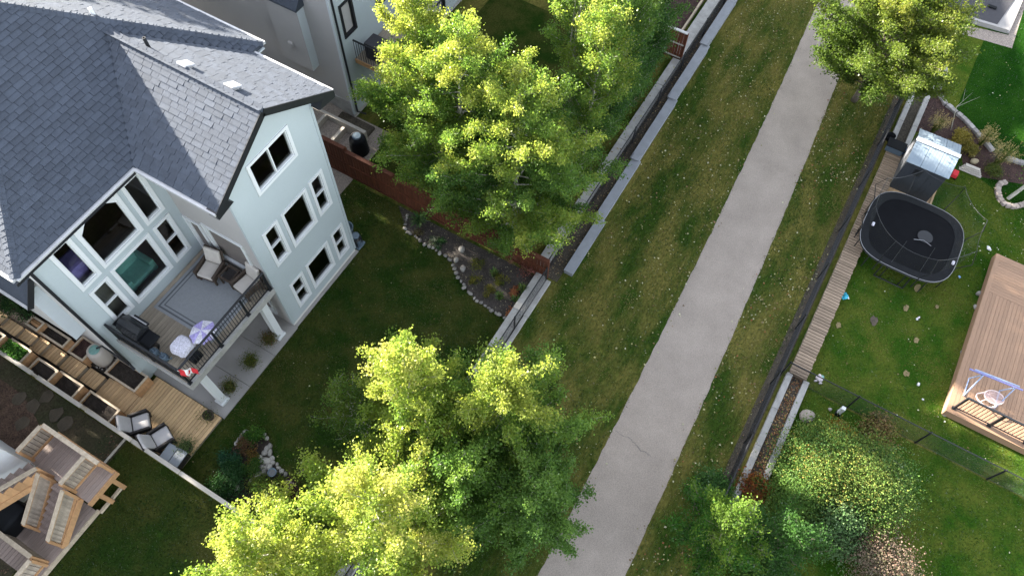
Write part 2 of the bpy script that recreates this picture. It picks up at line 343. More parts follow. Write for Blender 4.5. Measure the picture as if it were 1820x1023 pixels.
# ================================================================== MAIN HOUSE
WX0, WX1 = -3.94, 0.0          # the wing facing the path
BX = -8.4; BY = 3.2            # left wall and set-back rear wall
EZ, PIT = 8.65, .627
house = empty('house', (-3.9, 6, 0), 'pale blue house with dark shingle roof, white window trim and a rear gable', 'house')
def lap_rects(m, rects, P, h=.105, lip=.013, groove=.007):
    """lap siding: P(u, off, z) maps wall coordinates to space, off pointing outwards"""
    for u0, u1, z0, z1 in rects:
        k0 = math.floor(z0/h + 1e-6); k1 = math.ceil(z1/h - 1e-6)
        for k in range(k0, k1):
            a = max(z0, k*h); b = min(z1, (k+1)*h)
            oa = lip*(1-(a-k*h)/h); ob = lip*(1-(b-k*h)/h)
            if b == (k+1)*h:
                g_ = b-groove; og = lip*(1-(g_-k*h)/h); m.add([P(u0, oa, a), P(u1, oa, a), P(u1, og, g_), P(u0, og, g_)], [(0,1,2,3)])
                m.add([P(u0, og, g_), P(u1, og, g_), P(u1, -.012, g_), P(u0, -.012, g_)], [(0,1,2,3)]); m.add([P(u0, -.012, g_), P(u1, -.012, g_), P(u1, -.012, b), P(u0, -.012, b)], [(0,1,2,3)])
            else: m.add([P(u0, oa, a), P(u1, oa, a), P(u1, ob, b), P(u0, ob, b)], [(0,1,2,3)])
            if a == k*h: m.add([P(u0, 0, a), P(u1, 0, a), P(u1, oa, a), P(u0, oa, a)], [(0,1,2,3)])
def cells(u0, u1, z0, z1, holes):
    us = sorted({u0, u1, *[h[0] for h in holes], *[h[1] for h in holes]}); out = []
    us = [u for u in us if u0 <= u <= u1]
    for a, b in zip(us[:-1], us[1:]):
        mid = (a+b)/2; hs_ = sorted([(h[2], h[3]) for h in holes if h[0] < mid < h[1]]); z = z0
        for ha, hb in hs_:
            if ha > z: out.append((a, b, z, ha))
            z = hb
        if z < z1: out.append((a, b, z, z1))
    return out
rear = lambda y: (lambda u, off, z: (u, y-off, z))             # wall facing the path (-y)
side = lambda x: (lambda u, off, z: (x-off, u, z))             # wall facing -x
sideP = lambda x: (lambda u, off, z: (x+off, u, z))
# windows given by their glass opening; trim is 9 cm wide all round
T = .115
def window(parent, P, u0, u1, z0, z1, mull=None, chamfer=0, dark=False, name='window', depth=.07, clip=None):
    """outer rectangle incl. trim; returns hole"""
    mt = m_black if dark else m_white
    m = MB()
    def bar(a0, a1, b0, b1, o0, o1):
        p = [P(a0,o0,b0),P(a1,o0,b0),P(a1,o1,b0),P(a0,o1,b0),P(a0,o0,b1),P(a1,o0,b1),P(a1,o1,b1),P(a0,o1,b1)]
        m.add(p, [(0,1,2,3),(7,6,5,4),(4,5,1,0),(5,6,2,1),(6,7,3,2),(7,4,0,3)])
    bar(u0, u1, z0, z0+T, -.03, .045); bar(u0, u1, z1-T, z1, -.03, .045); bar(u0, u0+T, z0+T, z1-T, -.03, .043); bar(u1-T, u1, z0+T, z1-T, -.03, .043)
    a0, a1, b0, b1 = u0+T, u1-T, z0+T, z1-T
    s = .032
    bar(a0, a1, b0, b0+s, -.1, .0); bar(a0, a1, b1-s, b1, -.1, .0); bar(a0, a0+s, b0+s, b1-s, -.1, .0); bar(a1-s, a1, b0+s, b1-s, -.1, .0)
    if chamfer:      # clipped upper corners
        c = chamfer
        for sx, ux in ((1, a0), (-1, a1)):
            pts = [(ux, b1), (ux+sx*c, b1), (ux, b1-c)]
            p = [P(a, .02, b) for a, b in pts] + [P(a, -.1, b) for a, b in pts]
            m.add(p, [(0,1,2),(5,4,3),(0,2,5,3),(2,1,4,5),(1,0,3,4)] if sx < 0 else [(2,1,0),(3,4,5),(3,5,2,0),(5,4,1,2),(4,3,0,1)])
    w = m.build(name, mt, parent)
    panes = []
    if mull == 'v':
        c = (a0+a1)/2; panes = [(a0+s, c-.022, b0+s, b1-s), (c+.022, a1-s, b0+s, b1-s)]
    elif mull == 'h':
        c = (b0+b1)/2; panes = [(a0+s, a1-s, b0+s, c-.022), (a0+s, a1-s, c+.022, b1-s)]
    else: panes = [(a0+s, a1-s, b0+s, b1-s)]
    if mull:
        mm = MB(); n0 = len(m.v); m2 = m; m = MB()
        if mull == 'v': 
            p0, p1 = (a0+a1)/2-.022, (a0+a1)/2+.022; q0, q1 = b0+s, b1-s
        else: p0, p1, q0, q1 = a0+s, a1-s, (b0+b1)/2-.022, (b0+b1)/2+.022
        p = [P(p0,-.075,q0),P(p1,-.075,q0),P(p1,.01,q0),P(p0,.01,q0),P(p0,-.075,q1),P(p1,-.075,q1),P(p1,.01,q1),P(p0,.01,q1)]
        MB().add(p, [(0,1,2,3),(7,6,5,4),(4,5,1,0),(5,6,2,1),(6,7,3,2),(7,4,0,3)]).build('mullion', mt, w)
    for a, b, c, d in panes:
        MB().add([P(a,-depth,c),P(b,-depth,c),P(b,-depth,d),P(a,-depth,d)], [(0,1,2,3)]).build('pane', m_glass, w)
    return (u0+.02, u1-.02, z0+.02, z1-.02)
# --- gable wing
H = []
Pw = rear(0.0)
H.append(window(house, Pw, -2.95, -1.09, 7.25, 8.67, 'v'))
H.append(window(house, Pw, -2.55, -1.265, 3.76, 5.74)); H.append(window(house, Pw, -1.10, -.39, 3.82, 5.79, 'h')); H.append(window(house, Pw, -3.47, -2.735, 3.78, 5.76, 'h'))
H.append(window(house, Pw, -2.48, -1.185, .69, 2.37)); H.append(window(house, Pw, -.97, -.28, .665, 2.42, 'h')); H.append(window(house, Pw, -3.395, -2.675, .67, 2.34, 'h'))
w = MB(); lap_rects(w, cells(WX0, WX1, .22, 8.66, H), Pw)
h = .105; k = 82
while k*h < 10.1:
    z0_, z1_ = max(k*h, 8.66), (k+1)*h; half = max(0, 2.61 - (z0_+.1-8.65)/PIT)
    if half <= 0: break
    lap_rects(w, [(max(WX0, -1.94-half), min(WX1, -1.94+half), z0_, z1_)] if z0_ == k*h else [(WX0, WX1, z0_, z1_)], Pw); k += 1
w.build('wall', m_siding, house)
box('corner_trim', -3.96, -3.87, -.028, .06, .22, 8.5, m_siding, house); box('corner_trim', -.08, .02, -.028, .06, .22, 8.5, m_siding, house)
f = MB(); f.box(-3.93, -.01, .01, .3, -.3, .22); f.build('foundation', m_found, house)
# left wall of the wing, over the deck
Pl = side(WX0); HL = []
HL.append(window(house, Pl, .52, 2.28, 3.3, 5.33, chamfer=.0))
HL.append(window(house, Pl, 2.42, 3.17, 3.02, 5.1, name='patio_door')); 
HL.append(window(house, Pl, .7, 2.3, .35, 2.4, 'v', name='patio_door'))
w = MB()
for a, b, c, d in cells(.06, BY, .0, 8.55, HL): w.add([Pl(b,0,c),Pl(a,0,c),Pl(a,0,d),Pl(b,0,d)], [(0,1,2,3)])
w.build('wall', m_stucco, house)
# right wall of the wing and of the main block
w = MB().box(-.02, -.012, .02, BY, .2, 8.55); lap_rects(w, [(.06, BY, .2, 8.55)], sideP(-.01)); lap_rects(w, [(BY, 17, .6, 8.55)], sideP(.5)); lap_rects(w, [(-.0, .5, .6, 8.55)], rear(BY)); w.build('wall', m_siding, house)
# --- set-back rear wall with the tall window group
Pb = rear(BY); HB = []
HB.append(window(house, Pb, -5.09, -4.30, 5.91, 7.96)); HB.append(window(house, Pb, -6.92, -5.25, 5.93, 8.0, chamfer=.34)); HB.append(window(house, Pb, -7.83, -7.06, 5.89, 7.98))
HB.append(window(house, Pb, -5.03, -4.295, 3.56, 5.66, 'h')); HB.append(window(house, Pb, -6.87, -5.20, 3.545, 5.68)); HB.append(window(house, Pb, -7.77, -7.01, 3.6, 5.64, 'h'))
HB.append(window(house, Pb, -6.9, -5.1, .35, 2.45, 'v', name='patio_door'))
w = MB(); lap_rects(w, cells(BX, WX0, 0, 8.55, HB), Pb); w.build('wall', m_siding, house)
box('corner_trim', BX-.02, BX+.09, BY-.03, BY+.05, 0, 8.5, m_siding, house)
# left wall: white panelled face with a narrow bump-out
w = MB().box(BX, BX+.05, BY+.01, 17, 0, 8.55); w.build('wall', m_found, house)
bm_ = MB(); bm_.box(BX-.41, BX-.0, 4.43, 9.5, 2.95, 6.1); bm_.build('bump_out', m_found, house)
bs = MB(); lap_rects(bs, [(BX-.43, BX-.0, 2.95, 6.05)], rear(4.40), .12, .018, .022); bs.build('bump_out_siding', m_siding2, house)
br = MB(); br.add([(BX-.62, 4.2, 5.85), (BX, 4.2, 6.75), (BX, 9.6, 6.75), (BX-.62, 9.6, 5.85), (BX-.62, 4.2, 5.75), (BX, 4.2, 6.6), (BX, 9.6, 6.6), (BX-.62, 9.6, 5.75)], [(0,1,2,3),(7,6,5,4),(4,5,1,0),(3,2,6,7),(0,3,7,4)]); br.build('bump_out_roof', m_shingle, house)
MB().beam((BX-.63, 4.19, 5.72), (BX, 4.19, 6.62), .03, .2).build('fascia', m_black, house)
MB().box(BX-.70, BX-.62, 4.2, 9.6, 5.78, 5.88).build('gutter', m_gutter, house)
MB().tube([(BX-.05, BY-.02, 8.45), (BX-.05, BY-.07, 8.2), (BX-.05, BY-.07, 1.7), (BX-.1, BY-.3, 1.55)], .052, 6).build('downspout', m_black, house)
# --- rooms behind the glass
def room(x0, x1, y0, y1, z0, z1):
    r = MB(); r.add([(x0,y1,z0),(x1,y1,z0),(x1,y1,z1),(x0,y1,z1)], [(0,1,2,3)]); r.add([(x0,y0,z0),(x0,y1,z0),(x0,y1,z1),(x0,y0,z1)], [(0,1,2,3)]); r.add([(x1,y0,z0),(x1,y1,z0),(x1,y1,z1),(x1,y0,z1)], [(0,1,2,3)]); r.add([(x0,y0,z1),(x1,y0,z1),(x1,y1,z1),(x0,y1,z1)], [(0,1,2,3)])
    r.build('interior', m_inside, house); MB().add([(x0,y0,z0),(x1,y0,z0),(x1,y1,z0),(x0,y1,z0)], [(0,1,2,3)]).build('interior_floor', m_room, house)
room(-3.9, -.05, .12, 3.9, .15, 2.9); room(-3.9, -.05, .12, 3.1, 3.1, 6.1); room(-3.9, -.05, .12, 4, 6.4, 8.62)
room(BX+.08, WX0-.02, BY+.12, 8, 3.1, 8.5); room(BX+.08, WX0-.02, BY+.12, 7, .1, 2.9)
# ------------------------------------------------------------------ roof
XL, XR, YE = -8.86, 1.17, 2.75; WL, WR, WY = -4.55, .67, -.34
XM = (XL+XR)/2; RT = (XR-XL)/2; RZ = EZ + PIT*RT; WXM = (WL+WR)/2; WT = (WR-WL)/2; WZ = EZ + PIT*WT
def slab(name, pts, th=.12):
    m = MB(); n = len(pts); top = [Vector(p)-Vector((0,0,.012)) for p in pts]; bot = [p-Vector((0,0,th)) for p in top]
    m.add(top+bot, [tuple(range(n)), tuple(range(2*n-1, n-1, -1))] + [(i, i+n, (i+1)%n+n, (i+1)%n) for i in range(n)]); return m
roof = MB()
def addslab(pts):
    s = slab('', pts); roof.add(s.v, s.f)
YB = 20
addslab([(XL,YE,EZ),(XR,YE,EZ),(XM,YE+RT,RZ)])
addslab([(XR,YE,EZ),(XR,YB,EZ),(XM,YB,RZ),(XM,YE+RT,RZ)]); addslab([(XL,YB,EZ),(XL,YE,EZ),(XM,YE+RT,RZ),(XM,YB,RZ)])
addslab([(WL,WY,EZ),(WXM,WY,WZ),(WXM,YE+WT,WZ),(WL,YE,EZ)]); addslab([(WXM,WY,WZ),(WR,WY,EZ),(WR,YE,EZ),(WXM,YE+WT,WZ)])
roof = roof.build('roof', m_shingle, house)
SL = math.sqrt(1+PIT*PIT); EXPO = .168
shing = []   # (frame origin, a axis, b axis, n, a0, a1, b)
def shingle_plane(O, a, bdir, interval, umax, u0=0.0):
    """interval(u) -> list of (a0,a1) where u is plan distance from the eave"""
    O = Vector(O); a = Vector(a); b = Vector((bdir[0], bdir[1], PIT)).normalized(); n = a.cross(b); n = n if n.z > 0 else -n
    k = 0
    while k*EXPO/SL < umax:
        bb = k*EXPO; um = (bb+EXPO/2)/SL
        for i0, i1 in interval(min(um, umax)):
            x = i0 - random.uniform(0, .3)
            while x < i1:
                wd = random.choice((.26, .33, .33, .33, .36)); p0, p1 = max(x, i0), min(x+wd, i1)
                if p1-p0 > .03: shing.append((O, a, b, n, p0+.006, p1-.006, bb))
                x += wd
        k += 1
def iv_back(u):
    o = []
    if u < WT:
        o.append((XL+u, WL+u)); o.append((WR-u, XR-u))
    else: o.append((XL+u, XR-u))
    return [i for i in o if i[1]-i[0] > .05]
shingle_plane((0, YE, EZ), (1,0,0), (0,1), iv_back, RT-.05)
shingle_plane((WL, 0, EZ), (0,1,0), (1,0), lambda u: [(WY, YE+u)], WT-.02)
shingle_plane((WR, 0, EZ), (0,1,0), (-1,0), lambda u: [(WY, YE+u)], WT-.02)
shingle_plane((XR, 0, EZ), (0,1,0), (-1,0), lambda u: [(YE+u, 15.5)], RT-.02)
shingle_plane((XL, 0, EZ), (0,1,0), (1,0), lambda u: [(YE+u, 9.0)], 1.6)
def shingle_geo(s, m):
    O, a, b, n, p0, p1, bb = s; th = random.choice((.016, .022, .028)); l = EXPO+.02
    q = lambda p, t, e: O + a*p + b*t + n*e
    m.add([q(p0,bb,-.01), q(p1,bb,-.01), q(p1,bb,th), q(p0,bb,th), q(p1,bb+l,.001), q(p0,bb+l,.001), q(p1,bb+l,-.01), q(p0,bb+l,-.01)], [(0,1,2,3),(3,2,4,5),(1,6,4,2),(7,0,3,5)])
def shows(s):
    O, a, b, n, p0, p1, bb = s; c = O + a*((p0+p1)/2) + b*bb; d = CAM - c
    q = Vector((c - CAM)); z = q.dot(c_f); u = 910+F_PX*q.dot(c_r)/z; v = 511.5-F_PX*q.dot(c_u)/z
    inside = 0 < u < 1820 and 0 < v < 1023
    return (p1-p0)*max(0, n.dot(d.normalized()))/d.length_squared if inside else 0
shing.sort(key=shows, reverse=True)
for s in shing[:300]:
    m = MB(); shingle_geo(s, m); m.build('shingle', m_shingle, roof)
m = MB()
for s in shing[300:]: shingle_geo(s, m)
m.build('shingle_field', m_shingle, roof, kind='stuff')
# ridge caps
def caps(A, B, w=.15, step=.165, n=None):
    A = Vector(A); B = Vector(B); d = (B-A); L_ = d.length; d.normalize(); r = d.cross(Vector((0,0,1))).normalized(); k = 0
    drop = n
    while k*step < L_:
        p = A + d*(k*step); q = A + d*min(L_, k*step+step+.02); e = .034
        sl = Vector((0,0,-drop*w))
        m = MB().add([p-r*w+sl+Vector((0,0,e-.005)), p+Vector((0,0,e)), p+r*w+sl+Vector((0,0,e-.005)), q-r*w+sl+Vector((0,0,.015)), q+Vector((0,0,.018)), q+r*w+sl+Vector((0,0,.015)),
                      p-r*w+sl-Vector((0,0,.02)), p-Vector((0,0,.02)), p+r*w+sl-Vector((0,0,.02))], [(3,4,1,0),(4,5,2,1),(0,1,7,6),(1,2,8,7)])
        m.build('ridge_cap', m_shingle, roof); k += 1
caps((WXM, WY, WZ), (WXM, YE+WT, WZ), n=PIT)
caps((XR, YE, EZ), (XM, YE+RT, RZ), n=PIT*.7); caps((XL, YE, EZ), (XL+2.2, YE+2.2, EZ+PIT*2.2), n=PIT*.7)
# fascias, soffits, gutters
def gutter(a, b):
    MB().beam(a, b, .11, .1).build('gutter', m_gutter, house)
gutter((WL-.05, WY, EZ-.07), (WL-.05, YE-.1, EZ-.07)); gutter((XL, YE-.055, EZ-.08), (WL-.02, YE-.055, EZ-.08)); gutter((WR+.05, WY+.02, EZ-.07), (WR+.05, YE, EZ-.07)); gutter((XR+.05, YE, EZ-.07), (XR+.05, YB, EZ-.07)); gutter((XL-.05, YE, EZ-.07), (XL-.05, YB, EZ-.07))
MB().beam((XL-.1, YE-.1, EZ-.14), (WL-.1, YE-.1, EZ-.14), .03, .1).build('fascia', m_black, house)
for s, xe in ((1, WL), (-1, WR)):
    MB().beam((xe, WY-.012, EZ-.115), (WXM, WY-.012, WZ-.115), .03, .235).build('fascia', m_black, house)
MB().add([(WL-.06, WY-.03, EZ-.02), (WL+.42, WY-.03, EZ-.02+.1), (WL+.6, WY-.03, EZ-.20), (WL-.06, WY-.03, EZ-.30), (WL-.06, -.0, EZ-.02), (WL+.42, -.0, EZ+.08), (WL+.6, -.0, EZ-.20), (WL-.06, -.0, EZ-.30)], [(0,3,2,1),(3,7,6,2),(0,4,7,3),(0,1,5,4),(1,2,6,5)]).build('eave_return', m_black, house)
MB().add([(WR+.06, WY-.03, EZ-.02), (WR-.42, WY-.03, EZ+.08), (WR-.7, WY-.03, EZ-.20), (WR+.06, WY-.03, EZ-.30), (WR+.06, 0, EZ-.02), (WR-.42, 0, EZ+.08), (WR-.7, 0, EZ-.20), (WR+.06, 0, EZ-.30)], [(1,2,3,0),(2,6,7,3),(3,7,4,0),(4,5,1,0),(5,6,2,1)]).build('eave_return', m_black, house)
MB().box(XL, WL, YE+.01, BY+.05, EZ-.26, EZ-.2).build('soffit', m_siding2, house)
MB().box(WL, WX0+.02, -.01, BY, EZ-.26, EZ-.2).build('soffit', m_stucco, house)
MB().box(WX1-.02, WR, -.01, BY, EZ-.30, EZ-.24).build('soffit', m_black, house)
MB().box(XL, BX+.03, YE+.01, 17, EZ-.26, EZ-.2).build('soffit', m_siding2, house)
MB().box(.5, XR, YE, 17, EZ-.26, EZ-.2).build('soffit', m_siding2, house)
# roof vents and pipes
def roofz(x): return EZ + PIT*(WR-x)
vent_n = [(-1.05, 3.05), (-.98, 1.25)]
for (u, v) in ((327,115), (411,153)):
    p = at(u, v, 9.6)
    for _ in range(4): p = at(u, v, EZ+PIT*(WR-p.x)+.12)
    z = EZ+PIT*(WR-p.x); a = math.atan(PIT); vm = MB()
    vm.rbox(-.19, .19, -.17, .17, .07, .15, .02, 1); vm.box(-.13, .13, -.12, .12, -.02, .09)
    R_ = Matrix.Rotation(a, 4, 'Y'); vm.v = [tuple(R_ @ Vector(q) + Vector((p.x, p.y, z))) for q in vm.v]
    vm.build('roof_vent', mat('vent_metal', (.45,.45,.47), .45, .1, 5, metal=.2), house)
MB().lathe((-1.72, 4.01, 10.05), [(.07,0),(.055,.12),(.05,.48),(.035,.48),(.035,.3)], 10).build('vent_pipe', m_black, house)
MB().lathe((-1.76, 5.93, 10.3), [(.07,0),(.06,.1),(.055,.42)], 10).build('vent_pipe', m_white, house)
px_ = at(249, 114, 9.9); MB().rbox(px_.x-.03, px_.x+.03, px_.y-.13, px_.y+.1, 9.93, 10.02, .01, 1).build('flashing', m_white, house)

def deckboards(parent, x0, x1, y0, y1, ztop, along, m, pitch=.145, gap=.008, th=.035, name='deck_board'):
    if along == 'x':
        n = max(1, round((y1-y0)/pitch)); p = (y1-y0)/n
        for i in range(n): piece(name, (x1-x0, p-gap, th), ((x0+x1)/2, y0+(i+.5)*p, ztop-th/2+random.uniform(-.002,.002)), m, parent)
    else:
        n = max(1, round((x1-x0)/pitch)); p = (x1-x0)/n
        for i in range(n): piece(name, (p-gap, y1-y0, th), (x0+(i+.5)*p, (y0+y1)/2, ztop-th/2+random.uniform(-.002,.002)), m, parent)
# ------------------------------------------------------------------ raised deck in the corner of the house
DZ = 3.05
deck = empty('raised_deck', (-6, 1.6, 0), 'raised weathered wood deck on white columns in the corner of the blue house', 'deck')
deckboards(deck, -8.12, -3.98, .10, 3.17, DZ, 'x', m_oldwood)
rim = MB().box(-8.18, -3.96, -.02, .095, DZ-.30, DZ+.005).box(-8.18, -8.125, .1, 3.18, DZ-.30, DZ+.005); rim.build('rim_board', m_conc2, deck)
box('deck_base', -8.1, -3.98, .1, 3.17, DZ-.28, DZ-.05, m_oldwood, deck)
for cx, cy in ((-7.62, .33), (-4.54, .24)):
    c = MB(); 
    c.add([(cx-.13,cy-.13,.18),(cx+.13,cy-.13,.18),(cx+.13,cy+.13,.18),(cx-.13,cy+.13,.18),(cx-.13,cy-.13,2.74),(cx+.13,cy-.13,2.74),(cx+.13,cy+.13,2.74),(cx-.13,cy+.13,2.74)], [(0,1,5,4),(1,2,6,5),(2,3,7,6),(3,0,4,7),(4,5,6,7)])
    col_ = c.build('column', m_white, deck); MB().rbox(cx-.19,cx+.19,cy-.19,cy+.19,.06,.19,.015,1).build('column_base', m_white, col_); MB().rbox(cx-.17,cx+.17,cy-.17,cy+.17,2.62,2.745,.01,1).build('column_cap', m_white, col_)
rail = empty('deck_railing', (-6, .05, DZ), 'black metal railing with thin balusters along the front and side of the raised deck', 'railing')
for x in (-8.07, -6.55, -5.2, -4.06): box('post', x-.035, x+.035, .03, .1, DZ, DZ+1.06, m_black, rail); box('post_foot', x-.07, x+.07, .0, .13, DZ+.004, DZ+.03, m_black, rail)
MB().rbox(-8.12, -4.0, .03, .105, DZ+1.06, DZ+1.11, .01, 1).build('top_rail', m_black, rail); box('bottom_rail', -8.1, -4.0, .05, .085, DZ+.09, DZ+.12, m_black, rail)
x = -8.0
while x < -4.05:
    if min(abs(x-p) for p in (-8.07, -6.55, -5.2, -4.06)) > .05: piece('baluster', (.018, .018, .94), (x, .067, DZ+.59), m_black, rail)
    x += .112
MB().rbox(-8.12, -8.04, .107, 3.14, DZ+1.06, DZ+1.11, .01, 1).build('top_rail', m_black, rail); box('bottom_rail', -8.1, -8.065, .1, 3.14, DZ+.09, DZ+.12, m_black, rail)
for y in (1.6, 3.12): box('post', -8.11, -8.04, y-.035, y+.035, DZ, DZ+1.06, m_black, rail)
y = .2
while y < 3.1:
    piece('baluster', (.018, .018, .94), (-8.08, y, DZ+.59), m_black, rail); y += .112
# rug with two darker border lines
rug = empty('outdoor_rug', (-5.4, 1.6, DZ), 'grey outdoor rug with dark border lines covering most of the raised deck', 'rug')
rx0, rx1, ry0, ry1 = -6.62, -4.02, .42, 3.0
for i, (ins, mt) in enumerate(((0, m_rug), (.10, m_rugd), (.16, m_rug), (.24, m_rugd), (.28, m_rug))):
    nm = ('rug_edge', 'border_stripe', 'rug_band', 'border_stripe', 'rug_field')[i]
    ring = MB(); nx = (.10, .16, .24, .28, 9)[i]; a0, a1, b0, b1 = rx0+ins, rx1-ins, ry0+ins, ry1-ins; z0, z1 = DZ+.004, DZ+.016
    if nx > 1: ring.box(a0, a1, b0, b1, z0, z1)
    else:
        c0, c1, d0, d1 = rx0+nx, rx1-nx, ry0+nx, ry1-nx
        ring.box(a0, a1, b0, d0, z0, z1).box(a0, a1, d1, b1, z0, z1).box(a0, c0, d0, d1, z0, z1).box(c1, a1, d0, d1, z0, z1)
    ring.build(nm, mt, rug)
def copy_tree(o, parent=None):
    c = o.copy(); COL.objects.link(c)
    if parent: c.parent = parent
    for ch in list(o.children): copy_tree(ch, c)
    return c
def armchair(name, loc, rz, label, group, mw, mc, lounge=False, z0=0):
    """faces +x before turning"""
    r = empty(name, (0,0,0), label, 'chair', group)
    for sy in (-.31, .31):
        for sx in (-.3, .3): box('leg', sx-.03, sx+.03, sy-.03, sy+.03, 0, .27, mw, r)
    MB().rbox(-.36, .36, -.36, .36, .24, .32, .02, 1).build('seat_frame', mw, r)
    for sy in (-1, 1):
        a = MB(); a.rbox(-.36, .38, sy*.36-.045, sy*.36+.045, .55, .60, .02, 1); a.box(.3, .36, sy*.36-.035, sy*.36+.035, .1, .56); a.box(-.36, -.28, sy*.36-.035, sy*.36+.035, .1, .56); a.box(-.3, .32, sy*.36-.012, sy*.36+.012, .3, .56)
        a.build('armrest', mw, r)
    t = math.radians(-24 if lounge else -15); X = Matrix.Translation((-.33, 0, .32)) @ Matrix.Rotation(t, 4, 'Y')
    MB().rbox(-.06, .0, -.36, .36, .0, .72, .02, 1, xf=X).build('back_frame', mw, r)
    MB().rbox(-.27, .36, -.31, .31, .33, .46, .055, 3).build('seat_cushion', mc, r, smooth=True)
    MB().rbox(.01, .13, -.31, .31, .12, .74, .055, 3, xf=X).build('back_cushion', mc, r, smooth=True)
    r.location = loc; r.rotation_euler = (0, 0, rz)
    if lounge: r.scale = (.9, .95, .95)
    return r
R = math.radians
armchair('patio_chair', (-4.62, 2.08, DZ+.02), R(190), 'wicker armchair with cream cushions beside the patio door on the raised deck', 'wicker armchairs on the raised deck', m_wicker, m_cream)
armchair('patio_chair', (-4.42, .62, DZ+.02), R(172), 'wicker armchair with cream cushions behind the right end of the deck railing', 'wicker armchairs on the raised deck', m_wicker, m_cream)
t = empty('side_table', (-4.45, 1.36, DZ+.02), 'small square wicker table between the two cream armchairs', 'table')
def at_obj(m): return m
for sx in (-.24, .24):
    for sy in (-.22, .22): box('leg', -4.45+sx-.025, -4.45+sx+.025, 1.36+sy-.025, 1.36+sy+.025, DZ+.02, DZ+.5, m_wicker, t)
for sx in (-.24, .24): box('frame', -4.45+sx-.035, -4.45+sx+.035, 1.36-.26, 1.36+.26, DZ+.48, DZ+.53, m_wicker, t)
for sy in (-.23, .23): box('frame', -4.45-.205, -4.45+.205, 1.36+sy-.03, 1.36+sy+.03, DZ+.48, DZ+.53, m_wicker, t)
box('table_top', -4.65, -4.25, 1.17, 1.55, DZ+.40, DZ+.43, m_wickerd, t)
# grill
g = empty('barbecue_grill', (-7.68, 2.42, DZ), 'large black barbecue grill with side shelves by the left deck railing', 'grill')
MB().rbox(-7.95, -7.42, 1.95, 2.9, DZ+.1, DZ+.82, .02, 1).build('cabinet', m_blackplastic, g)
l = MB(); n = 8; prof = [(-.29+.58*k/n, .30*math.sin(math.pi*(k+.6)/(n+1.2))) for k in range(n+1)]
l.v = [(-7.68+a, yy, DZ+.84+b) for yy in (1.98, 2.87) for a, b in prof]
l.f = [(k, k+1, n+2+k, n+1+k) for k in range(n)] + [tuple(range(n, -1, -1)), tuple(range(n+1, 2*n+2))]
lid = l.build('lid', mat('grill_lid', (.02,.021,.024), .25, .1, 3, spec=.6), g); box('lid_handle', -7.40, -7.36, 2.1, 2.75, DZ+.93, DZ+.97, m_gutter, lid)
MB().rbox(-7.38, -7.28, 2.12, 2.72, DZ+.78, DZ+.90, .015, 1).build('control_panel', m_black, g)
for y0_, y1_ in ((1.5, 1.94), (2.91, 3.12)): MB().rbox(-7.92, -7.44, y0_, y1_, DZ+.80, DZ+.85, .012, 1).build('side_shelf', m_blackplastic, g)
for yy in (2.05, 2.8):
    for xx in (-7.88, -7.5): MB().tube([(xx, yy-.03, DZ+.05), (xx, yy+.03, DZ+.05)], .05, 10).build('wheel', m_blackplastic, g)
# patterned parasol lying open, cloth-covered stand, cans, hose, flag
pr = empty('parasol', (-6.62, .62, DZ), 'small open lilac and white patterned parasol standing on the raised deck', 'parasol')
MB().tube([(-6.62, .62, DZ), (-6.6, .56, DZ+.78)], .014, 6).build('pole', m_white, pr)
apex = Vector((-6.60, .56, DZ+.80))
for k in range(8):
    def rimp(t): return apex + Vector((.47*math.cos(t), .40*math.sin(t), -.20+.05*math.sin(t)))
    a, b = rimp(k*math.pi/4), rimp((k+1)*math.pi/4); mid = (a+b)/2*.96+apex*.04+Vector((0,0,.035))
    MB().add([apex, a, mid, b, apex-Vector((0,0,.012)), a-Vector((0,0,.012)), mid-Vector((0,0,.012)), b-Vector((0,0,.012))], [(0,1,2),(0,2,3),(6,5,4),(7,6,4),(1,5,6,2),(2,6,7,3)]).build('panel', m_lilac if k % 2 else m_whitecloth, pr)
tb = empty('covered_table', (-7.28, .92, DZ), 'small table under a white printed cloth behind the left end of the front railing', 'table')
cl = MB(); cl.v = []; N_ = 20
for ri, (rr, zz) in enumerate(((.001, .56), (.25, .562), (.30, .54), (.34, .38))):
    for k in range(N_):
        t_ = 2*math.pi*k/N_; sq = 1/max(abs(math.cos(t_)), abs(math.sin(t_)))**.75; w_ = 1+.06*math.sin(5*t_)*(ri == 3)
        cl.v.append((-7.28+rr*sq*math.cos(t_)*w_, .92+rr*sq*math.sin(t_)*w_, DZ+zz))
for i in range(3):
    for k in range(N_): cl.f.append((i*N_+k, (i+1)*N_+k, (i+1)*N_+(k+1) % N_, i*N_+(k+1) % N_))
cl.f = [tuple(reversed(q)) if False else q for q in cl.f]
cl.build('cloth', m_whitecloth, tb, smooth=True)
for sx in (-.2, .2):
    for sy in (-.2, .2): box('leg', -7.28+sx-.02, -7.28+sx+.02, .92+sy-.02, .92+sy+.02, DZ, DZ+.54, m_black, tb)
MB().rbox(-7.5, -7.1, .34, .60, DZ, DZ+.28, .02, 1).thing('crate', m_blackplastic, 'black crate behind the railing in the left front corner of the raised deck', 'crate')
